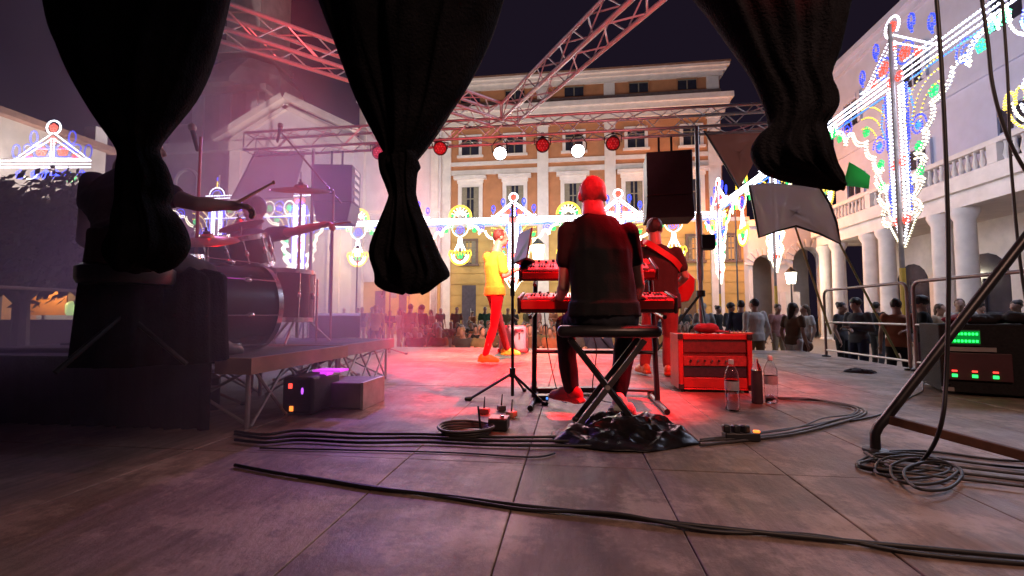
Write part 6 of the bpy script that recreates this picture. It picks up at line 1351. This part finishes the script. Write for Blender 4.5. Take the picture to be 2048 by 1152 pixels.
for px in range(690, 1400, 19):
    d = random.uniform(18, 24); x = px + random.uniform(-8, 8)
    if 825 < x < 1380 and random.random() < .1: continue
    q = atd(x, 640, d); cn = random.choice(CLO)[0]; hn = random.choice(['dark', 'dark', 'brown', 'grey']); i = random.randrange(5)
    spawn(('stand', i), (q.x, q.y, 0), random.uniform(-.8, .8), (SKINM, CM[cn], random.choice(TRM), SHO, HM[hn]), '%s-haired onlooker in %s standing %s from the left at the back of the crowd' % (hn, cn, ORD[min(n_, 23)] if n_ < 24 else '%dth' % (n_ + 1)), 'onlookers standing behind the seated rows'); n_ += 1
for px, d, key, rz, sh, tr, ha, lab in (
    (752, 15.0, ('near', 0), .2, mat('yellow_vest', (.60, .42, .06), .8), CM['black'], HAIRD, 'person in a yellow vest standing in the open square left of the seated crowd'),
    (820, 13.5, ('near', 0), 3.0, CM['beige'], CM['dark navy'], HAIRD, 'person in a beige jacket and dark jeans walking away beside the seated crowd'),
    (842, 14.5, ('near', 3), 2.8, CM['dark navy'], CM['charcoal'], HAIRD, 'person in dark navy standing next to the one in the beige jacket'),
    (800, 17.0, ('near', 1), -.5, CM['white'], CM['beige'], HAIRB, 'woman in white standing behind the person in the beige jacket'),
    (1462, 12.0, ('near', 3), .6, CM['charcoal'], CM['black'], HAIRD, 'person in charcoal standing between the mast and the man in the white shirt'),
    (1482, 10.2, ('near', 0), 2.6, CM['dark navy'], CM['charcoal'], HAIRD, 'man in dark navy, back to us, beside the man in the white shirt'),
    (1510, 9.2, ('near', 0), 3.4, CM['white'], mat('tan_trousers', (.26, .16, .08), .85), HAIRD, 'man in a white long-sleeved shirt and tan trousers behind the red amplifier'),
    (1555, 11.5, ('near', 2), .3, CM['dusty pink'], CM['beige'], HAIRB, 'person in dusty pink standing by the yellow pole foot'),
    (1586, 8.8, ('near', 1), 2.0, CM['brown'], CM['white'], HAIRD, 'long-haired woman in brown top and white trousers carrying a bag'),
    (1612, 10.8, ('near', 1), -1.4, CM['white'], CM['pale grey'], HAIRB, 'woman in a white jacket beside the woman with the shoulder bag'),
    (1408, 12.5, ('near', 3), -.4, CM['pale grey'], CM['dark navy'], HAIRG, 'grey-haired person in pale grey behind the lifting mast'),
    (1436, 13.5, ('near', 2), .8, CM['black'], CM['black'], HAIRD, 'person in black with hair bun right of the lifting mast'),
    (1682, 10.0, ('near', 2), .7, CM['charcoal'], CM['black'], HAIRD, 'person in charcoal behind the left end of the far barrier'),
    (1716, 8.6, ('near', 3), -1.2, CM['charcoal'], CM['dark navy'], HAIRD, 'man in a dark jacket striding behind the far barrier panel'),
    (1752, 11.5, ('near', 0), 1.9, CM['black'], CM['charcoal'], HAIRD, 'man in black standing farther off behind the far barrier panel'),
    (1795, 7.9, ('near', 2), 2.7, CM['rust'], CM['black'], HAIRD, 'woman with dark hair bun and rust top close behind the barrier'),
    (1846, 7.6, ('near', 3), -2.2, CM['black'], mat('plum_skirt', (.08, .02, .05), .85), HAIRD, 'tall bushy-haired person in black behind the post between the barriers'),
    (1880, 9.6, ('near', 1), .4, CM['beige'], CM['charcoal'], HAIRB, 'long-haired woman in beige behind the near barrier panel'),
    (1922, 9.2, ('near', 0), -.8, CM['white'], CM['dark navy'], HAIRB, 'man in white behind the near barrier panel right of the woman in beige'),
    (2034, 8.6, ('near', 2), -1.0, CM['dark green'], CM['black'], HAIRD, 'person in dark green at the far right edge behind the rack'),
    (1960, 11.5, ('near', 3), .3, CM['brown'], CM['black'], HAIRD, 'person in brown standing under the columns behind the near barrier')):
    q = atd(px, 640, d); spawn(key, (q.x, q.y, 0), rz, (SKINM, sh, tr, SHO, ha), lab, 'people strolling in the square')
q = atd(1612, 700, 8.7); t = thing('handbag', 'brown bag carried by the long-haired woman in white trousers', 'bag', q); z_ = aty(1612, 692, q.y).z; b = MB(); b.ell((q.x, q.y, z_), .14, .07, .11, Matrix.Rotation(.3, 3, 'Y')); b.build('pouch', mat('brown_leather', (.13, .05, .03), .5), t)
b = MB(); b.tube([V((q.x - .08, q.y, z_ + .08)), V((q.x - .12, q.y, z_ + .4)), V((q.x - .2, q.y, z_ + .62)), V((q.x - .05, q.y, z_ + .3)), V((q.x + .08, q.y, z_ + .08))], .01, 6); b.build('strap', mat('brown_leather', (0, 0, 0)), t)
# ------------------------------------------------------------------ trees and stalls left of the stage
LEAF = mat('dark_tree_leaves', (.035, .045, .022), .75, 0, .5, 3); BARK = mat('tree_bark', (.07, .05, .04), .9, 0, .3, 8, .4)
def tree(label, x, y, z0, z1, r, seed):
    random.seed(seed); t = thing('tree', label, 'tree', (x, y, 0), 'clipped trees left of the stage')
    b = MB(); b.tube([V((x, y, 0)), V((x + .04, y, z0 * .6)), V((x - .02, y + .03, z0 + .3)), V((x + .05, y, (z0 + z1) / 2))], [.16, .12, .10, .04], 8)
    for k in range(6): a = k * 1.05; e = V((x + r * .6 * math.cos(a), y + r * .6 * math.sin(a), (z0 + z1) / 2 + random.uniform(-.3, .4))); b.tube([V((x, y, z0 * .9)), V((x + r * .25 * math.cos(a), y + r * .25 * math.sin(a), z0 + .2)), e], [.06, .045, .015], 6)
    b.build('trunk', BARK, t)
    c = MB(); zc, hz = (z0 + z1) / 2, (z1 - z0) / 2; clumps = []
    while len(clumps) < 60:
        v = V((random.uniform(-1, 1), random.uniform(-1, 1), random.uniform(-1, 1)))
        if .25 < v.length < 1: clumps.append((V((x + v.x * r, y + v.y * r, zc + v.z * hz)), random.uniform(.25, .5)))
    for cc, cr in clumps:
        for k in range(75):
            v = V((random.gauss(0, .5), random.gauss(0, .5), random.gauss(0, .4))) * cr; p = cc + v; n = V((random.uniform(-1, 1), random.uniform(-1, 1), random.uniform(-.6, 1))).normalized(); a = n.orthogonal().normalized(); bb = n.cross(a); L = random.uniform(.06, .11)
            c.add([p - a * L, p + bb * L * .45, p + a * L, p - bb * L * .45], [(0, 1, 2, 3)])
    me = bpy.data.meshes.new('crown'); org = ORG[t.name]; me.from_pydata([tuple(v - org) for v in c.v], [], c.f); link('crown', me, LEAF, t, 0)
q = atd(40, 600, 7.6); tree('dark clipped tree at the far left edge of the picture', q.x, q.y, 2.0, 4.0, 1.25, 3)
q = atd(170, 600, 8.6); tree('dark clipped tree behind the drummer, right of the far left one', q.x, q.y, 2.1, 4.15, 1.35, 4)
q = atd(-70, 600, 9.5); tree('dark clipped tree partly out of the picture at left', q.x, q.y, 2.1, 4.3, 1.5, 5)
# lit stall seen below the trees
c = atd(52, 640, 12.5); t = thing('market_stall', 'orange-lit stall counter seen under the dark trees at left', 'stall', V((c.x, c.y, 0)), None); org = V((c.x, c.y, 0)); rot = Matrix.Rotation(YAW, 3, 'Z')
def sb(nm, m, cx, cy, cz, sx, sy, sz): return MB().box(org + rot @ V((cx, cy, cz)), (sx, sy, sz), rot).build(nm, m, t, 0)
sb('back_panel', mat('orange_panel', (.62, .27, .07), .8), 0, .5, 2.0, 1.25, .05, .75); sb('counter', mat('dark_counter', (.06, .04, .035), .7), .4, .1, .75, 3.4, .7, 1.5); sb('side_panel', CREAM, 2.05, .3, 2.05, .08, .9, .95); sb('back_board', mat('dull_board', (.22, .16, .10), .8), 1.35, .52, 2.0, 1.4, .05, .75); sb('roof', mat('stall_canvas', (.10, .10, .09), .9), .5, .1, 2.55, 3.8, 1.6, .06)
for k, xx in enumerate((.95, 1.25)): MB().lathe([(.09, 0), (.13, .06), (.14, .3), (.08, .38), (.02, .4)], org + rot @ V((xx, .3, 1.62 + .0)), n=12).build('lit_jar', glow('lit_green_glass', (.62, .85, .38), .75), t)
for xx in (-1.1, 2.0): sb('post', BLACK, xx, .3, 1.25, .06, .06, 2.5)
lamp_point(org + rot @ V((.3, -.1, 2.4)), 55, (1, .62, .25), .1)
c = atd(188, 700, 5.0); b = MB(); b.ell(atd(178, 656, 5.2), .05, .05, .08); b.ell(atd(182, 668, 5.2), .04, .04, .05)
t = thing('barrier_lamp', 'small yellow warning lamp standing in the shade left of the riser', 'lamp', V((c.x, c.y, ZS))); q = atd(179, 660, 5.2); MB().lathe([(.05, 0), (.065, .05), (.06, .11), (.02, .14)], q - Z3 * .07, n=12).build('lens', glow('yellow_lamp_lens', (.85, .55, .05), .9), t); MB().bar(V((q.x, q.y, ZS)), q - Z3 * .07, .02, .02).build('post', BLACK, t)
c = atd(330, 566, 9.0); t = thing('parasol', 'pale blue awning seen between the drape tail and the drums', 'awning', V((c.x, c.y, 0))); b = MB(); b.lathe([(.62, -.12), (.60, 0), (.35, .10), (.03, .17)], c, n=12); b.build('canopy', mat('pale_blue_canvas', (.20, .30, .42), .8), t); MB().bar(V((c.x, c.y, 0)), c + Z3 * .1, .03, .03).build('pole', STEEL, t)
# stage side rail at left
b = MB(); p, q = V((XL + .1, 3.2, ZS + .95)), V((XL + .1, 8.4, ZS + .95)); b.bar(p, q, .022, .022)
t = thing('barrier', 'dull tubular rail along the left stage edge behind the drummer', 'barrier', V((XL + .1, 5.8, ZS))); b.build('rail', RAIL, t)
for y in (3.2, 5.8, 8.4): MB().bar(V((XL + .1, y, ZS)), V((XL + .1, y, ZS + .95)), .022, .022).build('post', RAIL, t)
# ------------------------------------------------------------------ stage smoke drifting over the drums
def smoke(name, lo, hi, dens, scale, thr, col, c0, rad):
    o = MB().ext(lo[0], hi[0], lo[1], hi[1], lo[2], hi[2]).build(name, None, None, 0); tag(o, kind='stuff')
    m = bpy.data.materials.new(name); m.use_nodes = True; nt = m.node_tree; nt.nodes.remove(nt.nodes['Principled BSDF']); out = nt.nodes['Material Output']; L = nt.links.new; N = nt.nodes.new
    pv = N('ShaderNodeVolumePrincipled'); pv.inputs['Color'].default_value = (*col, 1); pv.inputs['Anisotropy'].default_value = .25; L(pv.outputs[0], out.inputs['Volume'])
    tc = N('ShaderNodeTexCoord'); nz = N('ShaderNodeTexNoise'); nz.inputs['Scale'].default_value = scale; nz.inputs['Detail'].default_value = 3; L(tc.outputs['Object'], nz.inputs['Vector'])
    r = N('ShaderNodeMapRange'); r.inputs[1].default_value = thr[0]; r.inputs[2].default_value = thr[1]; r.inputs[3].default_value = .25; r.inputs[4].default_value = 1; L(nz.outputs['Fac'], r.inputs[0])
    sb_ = N('ShaderNodeVectorMath'); sb_.operation = 'SUBTRACT'; L(tc.outputs['Object'], sb_.inputs[0]); sb_.inputs[1].default_value = c0
    dv = N('ShaderNodeVectorMath'); dv.operation = 'DIVIDE'; L(sb_.outputs[0], dv.inputs[0]); dv.inputs[1].default_value = rad
    ln = N('ShaderNodeVectorMath'); ln.operation = 'LENGTH'; L(dv.outputs[0], ln.inputs[0])
    f = N('ShaderNodeMapRange'); f.interpolation_type = 'SMOOTHSTEP'; f.inputs[1].default_value = .15; f.inputs[2].default_value = 1; f.inputs[3].default_value = 1; f.inputs[4].default_value = 0; L(ln.outputs['Value'], f.inputs[0])
    mu = N('ShaderNodeMath'); mu.operation = 'MULTIPLY'; L(r.outputs[0], mu.inputs[0]); L(f.outputs[0], mu.inputs[1]); m2 = N('ShaderNodeMath'); m2.operation = 'MULTIPLY'; L(mu.outputs[0], m2.inputs[0]); m2.inputs[1].default_value = dens; L(m2.outputs[0], pv.inputs['Density'])
    o.data.materials.append(m); return o
smoke('smoke', (-5.8, 1.6, 1.01), (-.9, 6.2, 5.2), .72, .7, (.35, .68), (.86, .72, .92), (-2.75, 3.3, 1.5), (1.95, 2.8, 3.2))  # white smoke; purple of the stage light is put into its colour
bpy.data.scenes.remove(_TMP)
